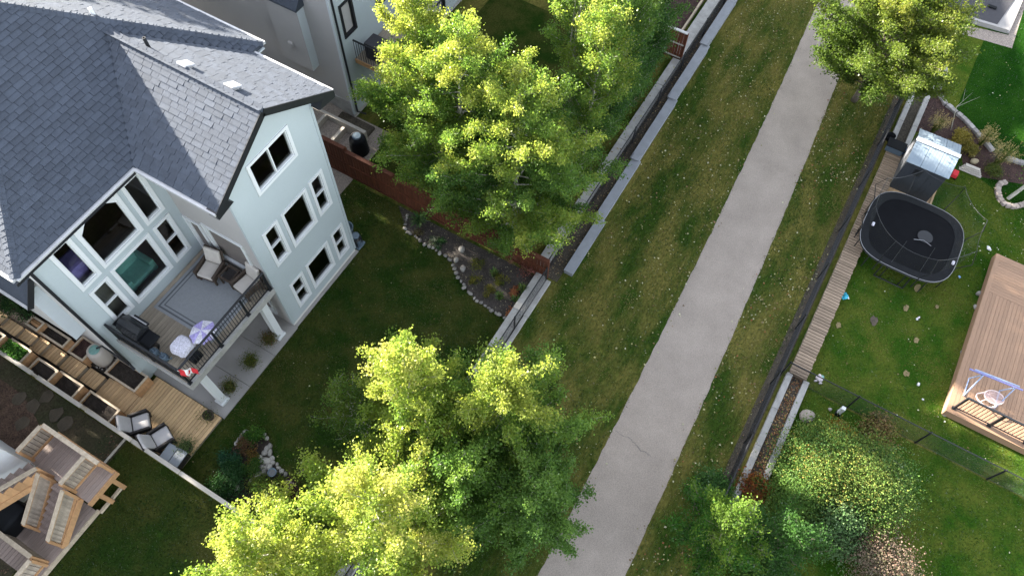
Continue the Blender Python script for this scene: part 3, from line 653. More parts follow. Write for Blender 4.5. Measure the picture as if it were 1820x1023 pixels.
for i, (xx, yy) in enumerate(((-7.86, 1.72), (-7.84, 1.32))):
    w = empty('watering_can', (xx, yy, DZ), ('blue grey watering can on the deck nearer to the grill', 'blue grey watering can on the deck farther from the grill')[i], 'watering can', 'watering cans on the raised deck')
    MB().lathe((xx, yy, DZ), [(.13,0),(.14,.1),(.12,.27),(.07,.29),(.07,.27)], 14).build('body', m_bluegrey, w, smooth=True)
    MB().tube([(xx, yy-.1, DZ+.1), (xx+.05, yy-.25, DZ+.2), (xx+.08, yy-.33, DZ+.33)], [.025, .018, .03], 8).build('spout', m_bluegrey, w)
    MB().tube([(xx, yy-.08, DZ+.28), (xx, yy, DZ+.38), (xx, yy+.14, DZ+.25), (xx, yy+.13, DZ+.1)], .014, 6).build('handle', m_bluegrey, w)
hm = MB()
for k in range(4):
    rr = .13+.012*k; hm.tube([(-7.78+rr*math.cos(t_)*(1+.1*k), 2.02-.15+rr*math.sin(t_), DZ+.02+.02*k) for t_ in np.linspace(0, 6.4, 20)], .011, 5)
hm.thing('cable_coil', m_black, 'loose black cable coiled on the deck boards beside the grill', 'cable')
fl = empty('flag', (-8.03, .02, DZ+1.0), 'red and white maple leaf flag hung over the front left corner of the deck railing', 'flag')
MB().tube([(-8.02, .02, DZ+.75), (-8.12, -.10, DZ+1.35)], .010, 6).build('flagpole', m_white, fl)
def flagp(u, v):   # u 0..1 along the fly, v 0..1 down the hoist: a limp cloth draped outwards
    return Vector((-8.11+.36*u+.03*math.sin(7*v), -.09-.10*v-.22*u*(1-.3*v)+.045*math.sin(9*u+3*v), DZ+1.32-.38*v-.34*u*u-.04*math.sin(6*u)))
def flagpart(u0, u1, m, name):
    mb = MB(); n_ = 8; k_ = 8
    for i in range(n_+1):
        for j in range(k_+1): mb.v.append(tuple(flagp(u0+(u1-u0)*i/n_, j/k_)))
    mb.f = [(i*(k_+1)+j, (i+1)*(k_+1)+j, (i+1)*(k_+1)+j+1, i*(k_+1)+j+1) for i in range(n_) for j in range(k_)]
    return mb.build(name, m, fl, smooth=True)
flagpart(0, .25, m_red, 'red_bar'); flagpart(.25, .75, mat('white_cloth', (.75,.74,.74), .85), 'white_field'); flagpart(.75, 1, m_red, 'red_bar')
leafpts = [(0,-.42),(.08,-.27),(.17,-.31),(.14,-.05),(.27,-.18),(.30,-.11),(.42,-.13),(.36,.02),(.43,.07),(.20,.24),(.23,.32),(.02,.28),(.02,.45),(-.02,.45),(-.02,.28),(-.23,.32),(-.20,.24),(-.43,.07),(-.36,.02),(-.42,-.13),(-.30,-.11),(-.27,-.18),(-.14,-.05),(-.17,-.31),(-.08,-.27)]
lm = MB()
for off in (.004, -.004):
    c0 = len(lm.v); nn = Vector((.5, -.8, .4)).normalized()*off
    lm.v.append(tuple(flagp(.5, .5)+nn)); lm.v += [tuple(flagp(.5+.46*a, .5+.8*b)+nn) for a, b in leafpts]; L_ = len(leafpts)
    lm.f += [(c0, c0+1+i, c0+1+(i+1) % L_) for i in range(L_)]
lm.build('maple_leaf', m_red, fl)
# interior furniture seen through the glass
so = empty('sofa', (-6.0, 4.2, 3.1), 'teal armchair standing indoors behind the large lower window', 'armchair')
MB().rbox(-6.45, -5.55, 3.75, 4.55, 3.35, 3.62, .08, 2).build('seat', m_teal, so); MB().rbox(-6.45, -5.55, 4.4, 4.7, 3.4, 4.25, .08, 2).build('backrest', m_teal, so)
for xx in (-6.5, -5.5): MB().rbox(xx-.1, xx+.1, 3.75, 4.6, 3.3, 3.85, .06, 2).build('armrest', m_teal, so)
box('base', -6.4, -5.6, 3.8, 4.6, 3.11, 3.36, m_wickerd, so)
pb = empty('bed', (-7.4, 4.6, 3.1), 'purple cushioned bench indoors behind the tall left window', 'bench'); MB().rbox(-7.9, -6.95, 3.6, 4.3, 5.55, 6.35, .1, 2).build('cushion', m_purple, pb); box('base', -7.9, -7.0, 3.62, 4.28, 3.11, 5.54, m_inside, pb)

# ------------------------------------------------------------------ patio slab and ground-level deck
slab_ = empty('patio', (-6, 1.5, 0)); tag(slab_, kind='structure')
for x0, x1 in ((-8.13, -6.72), (-6.705, -5.3), (-5.285, -3.93)): box('slab', x0, x1, -.16, 3.2, 0, .06+random.uniform(-.003,.003), m_conc, slab_)
box('slab', -3.925, .02, -.12, -.0, 0, .05, m_conc, slab_)
low = empty('ground_deck', (-9.2, 1.4, 0), 'new cedar ground deck with planted pots and two lounge chairs', 'deck')
deckboards(low, -10.28, -8.16, -.12, 2.95, .16, 'x', m_wood, pitch=.135, gap=.014)
box('deck_base', -10.26, -8.18, -.10, 2.93, .0, .12, m_oldwood, low)
# ------------------------------------------------------------------ stepped boardwalk up the side yard
st = empty('garden_stairs', (-9.48, 5.5, .2), 'cedar boardwalk stairs climbing between planter boxes beside the house', 'stairs')
Z0 = .16; RISE = .19
zs6 = [(720,590),(830,480),(940,550),(880,690)]
stp = [zs6, [(545,480),(640,365),(785,455),(695,575)], [(380,360),(470,265),(605,340),(515,460)], [(275,300),(370,195),(455,250),(345,360)], [(165,195),(240,130),(340,185),(265,285)], [(20,110),(65,25),(215,105),(125,200)], [(-80,10),(-30,-60),(60,0),(-5,100)]]
box_y = []
for i, q in enumerate(stp):
    z = Z0+RISE*(i+1); P = [at(*zoomed(a, b, 0, 560, 5.115), z) for a, b in q]
    yA = (P[0].y+P[1].y)/2; yB = (P[2].y+P[3].y)/2; y0_, y1_ = min(yA, yB), max(yA, yB)
    x0_ = (P[0].x+P[3].x)/2; x1_ = (P[1].x+P[2].x)/2; x0_, x1_ = min(x0_, x1_), max(x0_, x1_)
    box_y.append((y0_, y1_))
    deckboards(st, x0_, x1_, y0_, y1_+.04, z, 'x', m_wood, pitch=.14, gap=.016, name='tread_board')
    box('riser', x0_+.02, x1_-.02, y0_+.02, y0_+.05, z-RISE-.1, z-.04, m_oldwood, st)
    box('stringer', x0_+.01, x0_+.05, y0_+.05, y1_, z-.3, z-.04, m_oldwood, st); box('stringer', x1_-.05, x1_-.01, y0_+.05, y1_, z-.3, z-.04, m_oldwood, st)
# first flush boards leading to the stairs
P0 = at(*zoomed(420, 400, 120, 600, 3.935), .17)
deckboards(low, -9.78, -9.0, 2.96, box_y[0][0], .16, 'x', m_wood, pitch=.135)
def planter(pts, ztop, zbot, label, soilm=None, wm=None):
    P = [at(*p, ztop) for p in pts]; xs_ = sorted(p.x for p in P); ys_ = sorted(p.y for p in P)
    x0, x1 = (xs_[0]+xs_[1])/2, (xs_[2]+xs_[3])/2; y0, y1 = (ys_[0]+ys_[1])/2, (ys_[2]+ys_[3])/2
    r = empty('planter_box', ((x0+x1)/2, (y0+y1)/2, zbot), label, 'planter', 'wooden planter boxes along the stairs')
    t = .045; wm = wm or m_lumberface
    for a in ((x0, x1, y0, y0+t), (x0, x1, y1-t, y1), (x0, x0+t, y0+t+.002, y1-t-.002), (x1-t, x1, y0+t+.002, y1-t-.002)):
        nb = max(1, round((ztop-zbot)/.14)); hh = (ztop-zbot)/nb
        for k in range(nb): box('side_board', *a, zbot+k*hh+.004, zbot+(k+1)*hh-.002, wm, r)
    for a in ((x0-.02, x1+.02, y0-.025, y0+.05), (x0-.02, x1+.02, y1-.05, y1+.025), (x0-.02, x0+.055, y0+.052, y1-.052), (x1-.055, x1+.02, y0+.052, y1-.052)):
        box('cap_board', *a, ztop+.001, ztop+.03, m_lumber, r)
    sm = MB(); n = 7; w_, h_ = x1-x0-2*t, y1-y0-2*t
    sm.v = [(x0+t+w_*i/n, y0+t+h_*j/n, ztop-.07+random.uniform(-.02, .02)) for i in range(n+1) for j in range(n+1)]
    sm.f = [(i*(n+1)+j, (i+1)*(n+1)+j, (i+1)*(n+1)+j+1, i*(n+1)+j+1) for i in range(n) for j in range(n)]
    sm.build('soil', soilm or m_soil, r); return (x0, x1, y0, y1, ztop)
zz = lambda l: [zoomed(a, b, 0, 560, 5.115) for a, b in l]
z5 = lambda l: [zoomed(a, b, 120, 600, 3.935) for a, b in l]
z7 = lambda l: [zoomed(a, b, 100, 560, 7.307) for a, b in l]
planter(z5([(80,455),(165,375),(365,500),(285,605)]), .68, .16, 'planter box of bare soil beside the lounge chairs, lowest along the fence')
planter(zz([(440,630),(560,510),(755,640),(645,770)]), .95, .4, 'planter box with a few green sprouts along the fence, second from the bottom')
planter(zz([(245,505),(345,390),(530,500),(430,620)]), 1.25, .55, 'planter box of dark soil along the fence below the leafy planter')
LEAFY = planter(zz([(5,325),(110,220),(290,320),(165,455)]), 1.6, .8, 'planter box filled with bright green leafy plants along the fence')
planter(zz([(-100,215),(-50,130),(45,175),(-40,290)]), 1.9, 1.1, 'planter box at the left edge of the photo along the fence')
planter(z5([(262,240),(360,150),(570,268),(462,378)]), .74, .16, 'planter box of dark soil at the foot of the house wall, lowest beside the deck')
planter(z7([(165,480),(340,265),(480,365),(385,625)]), 1.0, .4, 'planter box of dark mulch directly uphill of the beige rain barrel', m_mulch)
planter(zz([(345,150),(412,80),(645,210),(572,298)]), 1.3, .7, 'planter box of dark soil under the grey siding bump-out')
POTBOX = planter(zz([(235,75),(300,10),(405,65),(335,150)]), 1.5, .9, 'planter box with a round-ended tub under the pale house wall')
bp_ = at(190, 641, .55); BPX, BPY = bp_.x, bp_.y+.02
peb = MB()
for i in range(90): 
    a_ = random.uniform(0, 6.28); r_ = random.uniform(.1, .5); peb.rock((BPX+r_*math.cos(a_)*.8, BPY-.05+r_*math.sin(a_), .56), random.uniform(.02,.045), random.uniform(.02,.045), .02, i, 1)
peb.thing('pebbles', m_rock, 'patch of small pebbles under the beige rain barrel', 'pebbles', kind='stuff')
box('pebble_bed', BPX-.4, BPX+.4, BPY-.55, BPY+.5, .1, .53, m_soil, low)
rb = empty('rain_barrel', (BPX, BPY, .55), 'beige rain barrel with a teal lid fed by the black downspout', 'barrel')
MB().lathe((BPX, BPY, .55), [(.24,0),(.30,.06),(.33,.3),(.335,.6),(.31,.85),(.28,.93),(.25,.95)], 24).build('body', m_barrel, rb, smooth=True)
MB().lathe((BPX, BPY, 1.49), [(.19,0),(.19,.03),(.16,.045),(.0,.05)], 20).build('lid', m_teallid, rb)
MB().tube([(BPX+.08, BPY-.06, 1.55), (BPX+.25, BPY-.2, 1.6), (-8.48, BY-.1, 1.7)], .035, 8).build('inlet_hose', m_black, rb)
# lounge chairs, storage box
armchair('lounge_chair', (at(247, 757, .45).x+.10, at(247, 757, .45).y, .16), R(-38), 'dark wicker lounge chair with grey cushions next to the planter box', 'dark lounge chairs on the ground deck', m_wickerd, m_greyc, True)
armchair('lounge_chair', (at(285, 783, .45).x+.10, at(285, 783, .45).y, .16), R(-22), 'dark wicker lounge chair with grey cushions next to the grey storage box', 'dark lounge chairs on the ground deck', m_wickerd, m_greyc, True)
sp = at(308, 808, .55); sb = empty('storage_box', (sp.x, sp.y, .16), 'grey two-lid deck storage box by the fence end of the cedar deck', 'storage box')
XB = Matrix.Translation((sp.x, sp.y, .16)) @ Matrix.Rotation(R(4), 4, 'Z')
MB().rbox(-.27, .27, -.38, .38, 0, .36, .02, 1, xf=XB).build('body', m_wickerd, sb)
for s_ in (-1, 1): MB().rbox(-.29, .29, s_*.2-.19, s_*.2+.19, .365, .41, .015, 1, xf=XB).build('lid', mat('grey_lid', (.25,.27,.30), .6, .08, 4), sb)
# fence on the left boundary
FX = -10.40
fe = empty('wooden_fence', (FX, 3, 0), 'pale weathered wooden fence with a flat cap between the stairs and the left lawn', 'fence')
for k in range(-2, 6):
    ya, yb = k*2.1-.6, (k+1)*2.1-.62; zt = 1.05 if yb < 2.5 else (1.25+.16*k)
    zt = {-2: .95, -1: .95, 0: 1.0, 1: 1.05}.get(k, 1.1+.3*(k-1)); zb = max(0, gh(0, ya)-.1)
    box('cap_rail', FX-.07, FX+.07, ya, yb, zt, zt+.04, m_greyfence, fe); box('post', FX-.045, FX+.045, ya-.045, ya+.045, zb, zt-.002, m_greyfence, fe)
    n = 14
    for i in range(n): piece('picket', (.02, (yb-ya)/n-.006, zt-zb-.03), (FX-.03, ya+(i+.5)*(yb-ya)/n, (zt+zb)/2), m_greyfence, fe)

# ================================================================== LEFT NEIGHBOUR: deck with two stairs
ld = empty('neighbour_deck', (-12.0, 2, 0), 'new lumber two-level deck with stairs and boarded railings at the left edge', 'deck')
PZ = 1.7
deckboards(ld, -12.60, -11.46, .84, 3.40, PZ, 'x', m_oldwood2, pitch=.14)
box('rim_board', -12.64, -11.42, .79, .835, PZ-.26, PZ-.01, m_lumberface, ld); box('rim_board', -11.455, -11.41, .84, 3.4, PZ-.26, PZ-.01, m_lumberface, ld)
for x in (-11.72, -12.28): box('post', x-.07, x+.07, 1.08, 1.22, 0, PZ-.05, m_lumberface, ld)
box('beam', -12.6, -11.5, 1.05, 1.25, PZ-.28, PZ-.06, m_lumberface, ld)
for x in (-11.52, -12.5): box('post', x-.06, x+.06, 3.2, 3.33, 0, PZ-.05, m_lumberface, ld)
def railing(a, b, za, zb, parent, h=1.0, npick=None, w=.14, posts=True):
    """boarded railing from a to b (xy), floor heights za zb, with flat cap and vertical boards"""
    A = Vector((a[0], a[1], za)); B = Vector((b[0], b[1], zb)); L_ = (B-A).length; up = Vector((0,0,1))
    MB().beam(A+up*h, B+up*h, w, .038).build('cap_rail', m_lumber, parent)
    MB().beam(A+up*(h-.07), B+up*(h-.07), .04, .09).build('rail', m_lumberface, parent); MB().beam(A+up*.14, B+up*.14, .04, .09).build('rail', m_lumberface, parent)
    n = npick or max(2, int(L_/.125))
    for i in range(n):
        p = A.lerp(B, (i+.5)/n); d = (B-A); ang = math.atan2(d.y, d.x); s_ = Vector((-math.sin(ang), math.cos(ang), 0))*-.03
        piece('picket', (L_/n-.018, .02, h-.16), p+up*(h/2+.03)+s_, m_picket, parent, rz=ang)
    if posts:
        for P_ in (A, B): box('post', P_.x-.045, P_.x+.045, P_.y-.045, P_.y+.045, P_.z-.15, P_.z+h-.025, m_lumberface, parent)
railing((-11.49, 3.30), (-11.49, .90), PZ, PZ, ld)
railing((-11.55, 3.33), (-12.5, 3.33), PZ, PZ, ld)
railing((-11.55, 1.42), (-12.55, 1.42), PZ, PZ, ld)
# lower landing and the flight down to it
LZ = .32
deckboards(ld, -15.4, -12.75, 1.24, 4.2, LZ, 'x', m_oldwood2, pitch=.14)
box('rim_board', -15.4, -12.7, 1.19, 1.235, LZ-.25, LZ-.01, m_lumber, ld); MB().beam((-11.75, 1.16, .12), (-12.75, 1.16, .12), .09, .12).build('beam', m_lumber, ld)
NS = 7
for i in range(NS):
    f_ = (i+.5)/NS; x = -12.66-1.45*f_; z = PZ-(PZ-LZ)*(i+1)/(NS+1)
    for k in range(2): piece('tread_board', (.105, 1.02, .035), (x-.055+.11*k, 1.80, z), m_oldwood2, ld)
for y in (1.22, 2.36): MB().beam((-12.62, y, PZ-.16), (-14.1, y, LZ+.05), .04, .24).build('stringer', m_lumberface, ld)
railing((-12.66, 1.28), (-14.12, 1.28), PZ-.12, LZ, ld, npick=11)
railing((-12.66, 2.32), (-14.15, 2.32), PZ-.12, LZ, ld, npick=11)
# upper flight rising to the left towards the house
for i in range(9):
    x = -12.75-.24*i; z = PZ+.17*(i+1); piece('tread_board', (.24, .86, .035), (x, 2.88, z), m_oldwood2, ld); box('riser', x+.10, x+.12, 2.46, 3.30, z-.17, z-.02, m_oldwood, ld)
for k in range(9):
    x0 = -12.62-.24*k; z0 = PZ+.17*k
    piece('side_board', (.235, .025, .62), (x0-.12, 2.41, z0+.55), m_lumberface, ld, tilt=(0, 0))
MB().beam((-12.58, 2.40, PZ+1.02), (-14.9, 2.40, PZ+2.66), .14, .04).build('cap_rail', m_lumber, ld)
MB().beam((-12.6, 2.40, PZ+.12), (-14.9, 2.40, PZ+1.72), .05, .26).build('stringer', m_lumberface, ld)
box('post', -12.62, -12.53, 2.36, 2.45, PZ-.1, PZ+1.0, m_lumberface, ld)
# small rail at the very corner
railing((-14.72, 1.36), (-14.72, 3.6), LZ, LZ, ld); railing((-14.80, 1.30), (-16, 1.30), LZ, LZ, ld)
gr = empty('covered_grill', (-14.3, 3.2, LZ), 'black covered grill on the lower landing of the left deck', 'grill')
MB().rbox(-14.75, -13.75, 2.75, 3.45, LZ+.02, LZ+.9, .12, 3).build('cover', m_blackplastic, gr, smooth=True)
# neighbour house, mostly out of the picture, with its siding corner in view
nh = empty('neighbour_house', (-20, 9, 0), 'white sided house at the left edge behind the lumber deck', 'house')
w = MB(); w.box(-25.6, -12.68, 3.47, 15, 0, 8.6); lap_rects(w, [(-25.6, -12.66, .2, 8.6)], rear(3.47)); lap_rects(w, [(3.47, 15, .2, 8.6)], sideP(-12.68)); w.build('wall', mat('white_siding', (.60,.61,.62), .6, .04, 1), nh)
def hiproof(x0, x1, y0, y1, ez, rise, parent, m=m_shingle):
    r = min(x1-x0, y1-y0)/2; xm = (x0+x1)/2
    pts = [(x0,y0,ez),(x1,y0,ez),(x1,y1,ez),(x0,y1,ez),(xm,y0+r,ez+rise),(xm,y1-r,ez+rise)] if (x1-x0) <= (y1-y0) else [(x0,y0,ez),(x1,y0,ez),(x1,y1,ez),(x0,y1,ez),(x0+r,(y0+y1)/2,ez+rise),(x1-r,(y0+y1)/2,ez+rise)]
    if (x1-x0) <= (y1-y0): fs = [(0,1,4),(1,2,5,4),(2,3,5),(3,0,4,5),(3,2,1,0)]
    else: fs = [(0,1,5,4),(1,2,5),(2,3,4,5),(3,0,4),(3,2,1,0)]
    MB().add(pts, fs).build('roof', m, parent)
hiproof(-26.1, -12.45, 3.0, 15.5, 8.6, 3.6, nh)
for x0 in (-23, -19, -16): window(nh, rear(3.445), x0, x0+1.4, 4.2, 5.8)
def far_house(x0, x1, y0, y1, h, rise, label):
    r = empty('house', ((x0+x1)/2, (y0+y1)/2, 0), label, 'house', 'houses further along the row')
    w = MB(); w.box(x0, x1, y0+.03, y1, 0, h); lap_rects(w, [(x0, x1, .2, h)], rear(y0)); w.build('wall', m_siding2, r)
    hiproof(x0-.5, x1+.5, y0-.5, y1+.5, h, rise, r)
    for k in range(3):
        for z in (1, 4): window(r, rear(y0-.02), x0+1+k*(x1-x0-2.5)/2, x0+2.4+k*(x1-x0-2.5)/2, z, z+1.5)
far_house(-40, -28.5, 4, 15, 8.6, 3.4, 'grey sided house beyond the left neighbour')
far_house(17.3, 30.5, 4.3, 16, 8.6, 3.4, 'grey sided house beyond the stucco neighbour')
far_house(33, 45, 4, 16, 8.6, 3.4, 'grey sided house farthest along the path')
# stepping stones in the left side yard
for i, (u, v) in enumerate(((100,738),(60,722),(34,708),(118,755),(40,752),(84,705))):
    p = at(u, v, .5); p = at(u, v, gh(p.x, p.y)+.05); a = MB(); n = 9; zz_ = gh(p.x, p.y)+.03
    ring = [(p.x+random.uniform(.16,.28)*math.cos(k*6.283/n)*1.2, p.y+random.uniform(.16,.26)*math.sin(k*6.283/n)) for k in range(n)]
    a.add([(x, y, gh(x, y)+.0) for x, y in ring]+[(x, y, gh(x, y)+.075) for x, y in ring], [tuple(range(2*n-1, n-1, -1))[::-1]]+[(k, (k+1) % n, n+(k+1) % n, n+k) for k in range(n)])
    a.thing('stepping_stone', mat('flagstone', (.085,.07,.052), .9, .25, 4, fine=.2), ('flat brown stepping stone nearest to the lumber deck corner', 'flat brown stepping stone in the middle of the side yard mulch', 'flat brown stepping stone next to the left photo edge', 'flat brown stepping stone at the end of the lawn beside the fence', 'flat brown stepping stone next to the white siding', 'flat brown stepping stone closest to the fence uphill')[i], 'stepping stone', 'stepping stones in the left side yard')
MB().beam((-12.2, 2.3, .06), (-10.45, 2.3, .06), .05, .1).thing('lawn_edging', m_greyfence, 'thin timber edging where the left lawn meets the side yard', 'edging')

# ================================================================== STUCCO NEIGHBOUR at the top
th = empty('stucco_house', (10.5, 10, 0), 'light grey stucco house with a boxed chimney behind the tall aspens', 'house')
w = MB().box(5.6, 16.2, 4.15, 17, 0, 8.7); w.build('wall', m_stucco, th)
w = MB(); HT = [window(th, rear(4.1), 6.05, 6.85, 4.25, 5.85, dark=True), window(th, rear(4.1), 8.2, 9.8, 4.2, 5.9, dark=True), window(th, rear(4.1), 11, 13, .5, 2.5, 'v', dark=True)]
lap_rects(w, cells(5.6, 16.2, .3, 8.7, HT), rear(4.1)); w.build('rear_siding', m_siding, th)
MB().box(5.56, 5.7, 4.06, 4.16, .3, 8.6).build('corner_trim', m_siding2, th); MB().tube([(5.72, 4.02, 8.5), (5.72, 4.02, .4), (5.9, 3.7, .25)], .045, 6).build('downspout', m_black, th)
MB().box(5.57, 5.6, 4.15, 17, .2, 1.0).build('foundation', m_conc2, th)
ch = MB().box(5.2, 5.6, 5.5, 7.06, 2.5, 5.75); ch = ch.build('bump_out', m_stucco, th); MB().add([(5.1,5.4,5.74),(5.6,5.4,6.3),(5.6,7.2,6.3),(5.1,7.2,5.74),(5.1,5.4,5.66),(5.6,5.4,5.66),(5.6,7.2,5.66),(5.1,7.2,5.66)], [(3,2,1,0),(4,5,1,0),(6,7,3,2),(7,4,0,3),(4,7,6,5)]).build('bump_out_roof', m_shingle, ch)
lr = MB(); lap_rects(lr, [(5.2, 5.6, 2.5, 5.75)], rear(5.49)); lr.build('bump_out_siding', m_siding2, ch)
MB().rbox(5.08, 5.19, 6.18, 6.42, 3.55, 3.75, .02, 1).build('vent_hood', m_stucco, ch)
hiproof(5.1, 16.8, 3.6, 17.5, 8.7, 4.4, th)
bal = empty('neighbour_balcony', (8.2, 3.2, 3), 'black railed balcony behind the stucco house, mostly hidden by the aspen', 'balcony')
box('floor', 6.35, 10.2, 2.2, 4.05, 2.85, 3.0, m_oldwood, bal); box('floor_edge', 6.3, 6.34, 2.2, 4.05, 2.8, 3.02, m_lumberface, bal)
for a in ((6.36, 2.24, 10.2, 2.24), (6.36, 2.24, 6.36, 4.0)):
    MB().beam((a[0], a[1], 4.0), (a[2], a[3], 4.0), .06, .05).build('top_rail', m_black, bal)
    n = 30 if a[1] == a[3] else 14
    for k in range(n+1): piece('baluster', (.018,.018,.95), (a[0]+(a[2]-a[0])*k/n, a[1]+(a[3]-a[1])*k/n, 3.5), m_black, bal)
for x in (6.4, 10.1): box('post', x-.07, x+.07, 2.25, 2.4, 0, 2.85, m_black, bal)
MB().rbox(6.6, 7.3, 3.0, 3.7, 3.0, 3.8, .05, 2).thing('patio_cushion', m_dark, 'dark cushioned seat on the black railed balcony', 'seat')
# gravel steps between the two houses
gs = empty('gravel_steps', (4.2, 4.5, 0), 'gravel steps edged with weathered timbers between the two houses', 'steps')
for i in range(5):
    y = 3.0+.95*i; z = .12+.24*i
    box('gravel', 2.95, 4.7, y+.14, y+.95, z-.5, z-.02, m_gravel, gs); box('timber', 2.95, 4.72, y, y+.135, z-.45, z+.03, m_greyfence if i else m_oldwood, gs)
box('side_timber', 4.73, 4.88, 2.9, 7.6, -.1, .62, m_greyfence, gs); MB().rbox(4.9, 5.55, 3.0, 9, -.2, .16, .02, 1).build('side_bank', m_dirt, gs)
bp = at(640, 268, 0); cb = empty('compost_bin', (bp.x, bp.y, 0), 'round black compost bin beside the red-brown fence', 'bin')
MB().lathe((bp.x, bp.y, 0), [(.42,0),(.40,.3),(.36,.8),(.30,.92),(.12,.98)], 20).build('body', m_blackplastic, cb, smooth=True); MB().lathe((bp.x, bp.y, .95), [(.2,0),(.18,.06),(.02,.09)], 16).build('lid', m_bluegrey, cb)
# ------------------------------------------------------------------ red-brown fence
rf = empty('board_fence', (2.8, -2, 0), 'red-brown stained board fence between the yard and the tall aspens', 'fence')
y = -7.2; k = 0
while y < 3.4:
    ye = min(y+2.36, 3.4); t0 = (y+7.2)/10.6; ztop = 1.35+.17*k; zb = gh(0, y)
    box('post', 2.82, 2.91, y-.045, y+.045, 0, ztop, m_redfence, rf)
    for zr in (.22, ztop*.5, ztop-.14): box('rail', 2.760, 2.798, y+.05, ye-.05, zr, zr+.085, m_redfence, rf)
    box('cap_rail', 2.73, 2.90, y, ye-.005, ztop, ztop+.035, m_redfence, rf)
    n = round((ye-y)/.148)
    for i in range(n): piece('board', (.018, (ye-y)/n-.016, ztop-.08), (2.812+.004*(i % 2), y+(i+.5)*(ye-y)/n, ztop/2+.03), m_redfence, rf)
    y += 2.36; k += 1
# perpendicular fence panel by the path
fp = empty('fence_panel', (16.35, -6.2, 0), 'short dark red fence panel with pale rails standing across the rear wall', 'fence')
for zr, mt in ((.25, m_greyfence), (1.0, m_greyfence)): box('rail', 16.30, 16.33, -6.86, -5.4, zr, zr+.06, mt, fp)
box('cap_rail', 16.28, 16.42, -6.9, -5.4, 1.72, 1.76, mat('silver_cap', (.50,.49,.48), .7, .1, 4), fp)
for i in range(11): piece('board', (.02, .118, 1.6), (16.35+.006*(i % 2), -6.82+i*.13, .9), m_redfence, fp)
box('post', 16.34, 16.44, -6.93, -6.85, 0, 1.7, m_redfence, fp)
# ------------------------------------------------------------------ low walls and chain-link fences along the path
def concrete_strip(name, x0, x1, y0, y1, z, label, cat, m=m_conc2, n=6, pname='block'):
    r = empty(name, ((x0+x1)/2, (y0+y1)/2, 0), label, cat); st_ = (x1-x0)/n
    for i in range(n): MB().rbox(x0+i*st_+.004, x0+(i+1)*st_-.004, y0+random.uniform(-.012,.012), y1+random.uniform(-.012,.012), -.1, z+random.uniform(-.012,.012), .012, 1).build(pname, m, r)
    return r
concrete_strip('garden_wall', -12, 2.75, -7.24, -6.80, .30, 'weathered concrete edging wall at the end of the main lawn', 'wall', n=8)
concrete_strip('kerb_strip', -12, 2.75, -7.46, -7.27, .12, 'narrow grey kerb outside the chain-link fence of the main yard', 'kerb', n=8)
concrete_strip('garden_wall', 3.0, 16.2, -6.98, -6.55, .28, 'leaf-strewn concrete wall top behind the tall aspens', 'wall', n=7)
concrete_strip('garden_wall', 16.5, 34, -6.92, -6.4, .28, 'pale concrete wall top beyond the dark red fence panel', 'wall', n=7)
concrete_strip('timber_edging', 16.5, 34, -6.20, -6.10, .2, 'thin wooden edging beside the brown mulch at the top edge', 'edging', m_lumber, 5, 'timber')
sheet('mulch_bed', [(16.45, -6.2), (34, -6.2), (34, -2), (16.45, -2)], .012, m_mulch)
rw = empty('retaining_wall', (12, -7.8, 0), 'stepped grey retaining wall with smooth caps beside the grass and path', 'wall')
edges = [3.42, 6.28, 9.78, 13.75, 17.6, 21.4, 25.2, 29.0]
ycs = [-7.86, -7.74, -7.66, -7.58, -7.48, -7.40, -7.32]
for i, (a, b) in enumerate(zip(edges[:-1], edges[1:])):
    z = .22+.05*i; y = ycs[i]; wdt = .21
    MB().rbox(a, b+.06, y-wdt, y+wdt, z-.06, z+(.012 if i % 2 else 0), .008, 1).build('cap_stone', m_cap, rw); box('wall_face', a+.01, b, y-wdt+.03, y+wdt-.03, -.1, z-.062, m_cap, rw)
    if i: MB().rbox(a-.06, a+.30, y-.15, y+.15, z+.015, z+.05, .01, 1).build('step_block', m_cap, rw)
def chainlink(name, a, b, h, label, post_step=2.6, group=None, za=0, slats=False):
    A = Vector((a[0], a[1], za)); B = Vector((b[0], b[1], za)); d = (B-A); L_ = d.length; d.normalize(); up = Vector((0,0,1))
    r = empty(name, A.lerp(B, .5), label, 'fence', group)
    n = max(1, round(L_/post_step))
    for k in range(n+1):
        p = A.lerp(B, k/n); MB().lathe(p, [(.033, 0), (.033, h+.04), (.02, h+.07)], 8).build('post', m_black, r)
    MB().tube([A+up*h, B+up*h], .024, 6).build('top_rail', m_black, r); MB().tube([A+up*.07, B+up*.07], .006, 4).build('bottom_wire', m_black, r)
    vs_ = []; pit = .062; nn = int((L_+h)/pit); w_ = .0019; s_ = Vector((-d.y, d.x, 0))
    quads = []
    for k in range(nn):
        u0 = k*pit
        for sg in (1, -1):
            # line from (u0,0) going up; clipped to 0..L_
            ua, za_ = (u0-h, 0.05) ; ub, zb_ = (u0, h)
            if sg < 0: ua, ub = ub, ua
            pa = [ua, za_]; pb = [ub, zb_]
            lo, hi = 0.0, 1.0; du = ub-ua
            t0, t1 = (0-ua)/du, (L_-ua)/du; lo, hi = max(0, min(t0, t1)), min(1, max(t0, t1))
            if hi <= lo: continue
            f = lambda t: A + d*(ua+du*t) + up*(za_+(zb_-za_)*t)
            p, q = f(lo), f(hi)
            for off in (up*w_, s_*w_): quads += [p-off, p+off, q+off, q-off]
    me = np_mesh('mesh', np.array([tuple(q - A.lerp(B, .5)) for q in quads]), 4, m_black); link('mesh', me, None, r)
    return r
chainlink('chain_link_fence', (2.7, -7.25), (-12, -7.25), 1.05, 'black chain-link fence at the end of the main lawn')
chainlink('chain_link_fence', (3.0, -7.12), (34, -7.12), 1.05, 'black chain-link fence in the leafy strip behind the retaining wall')
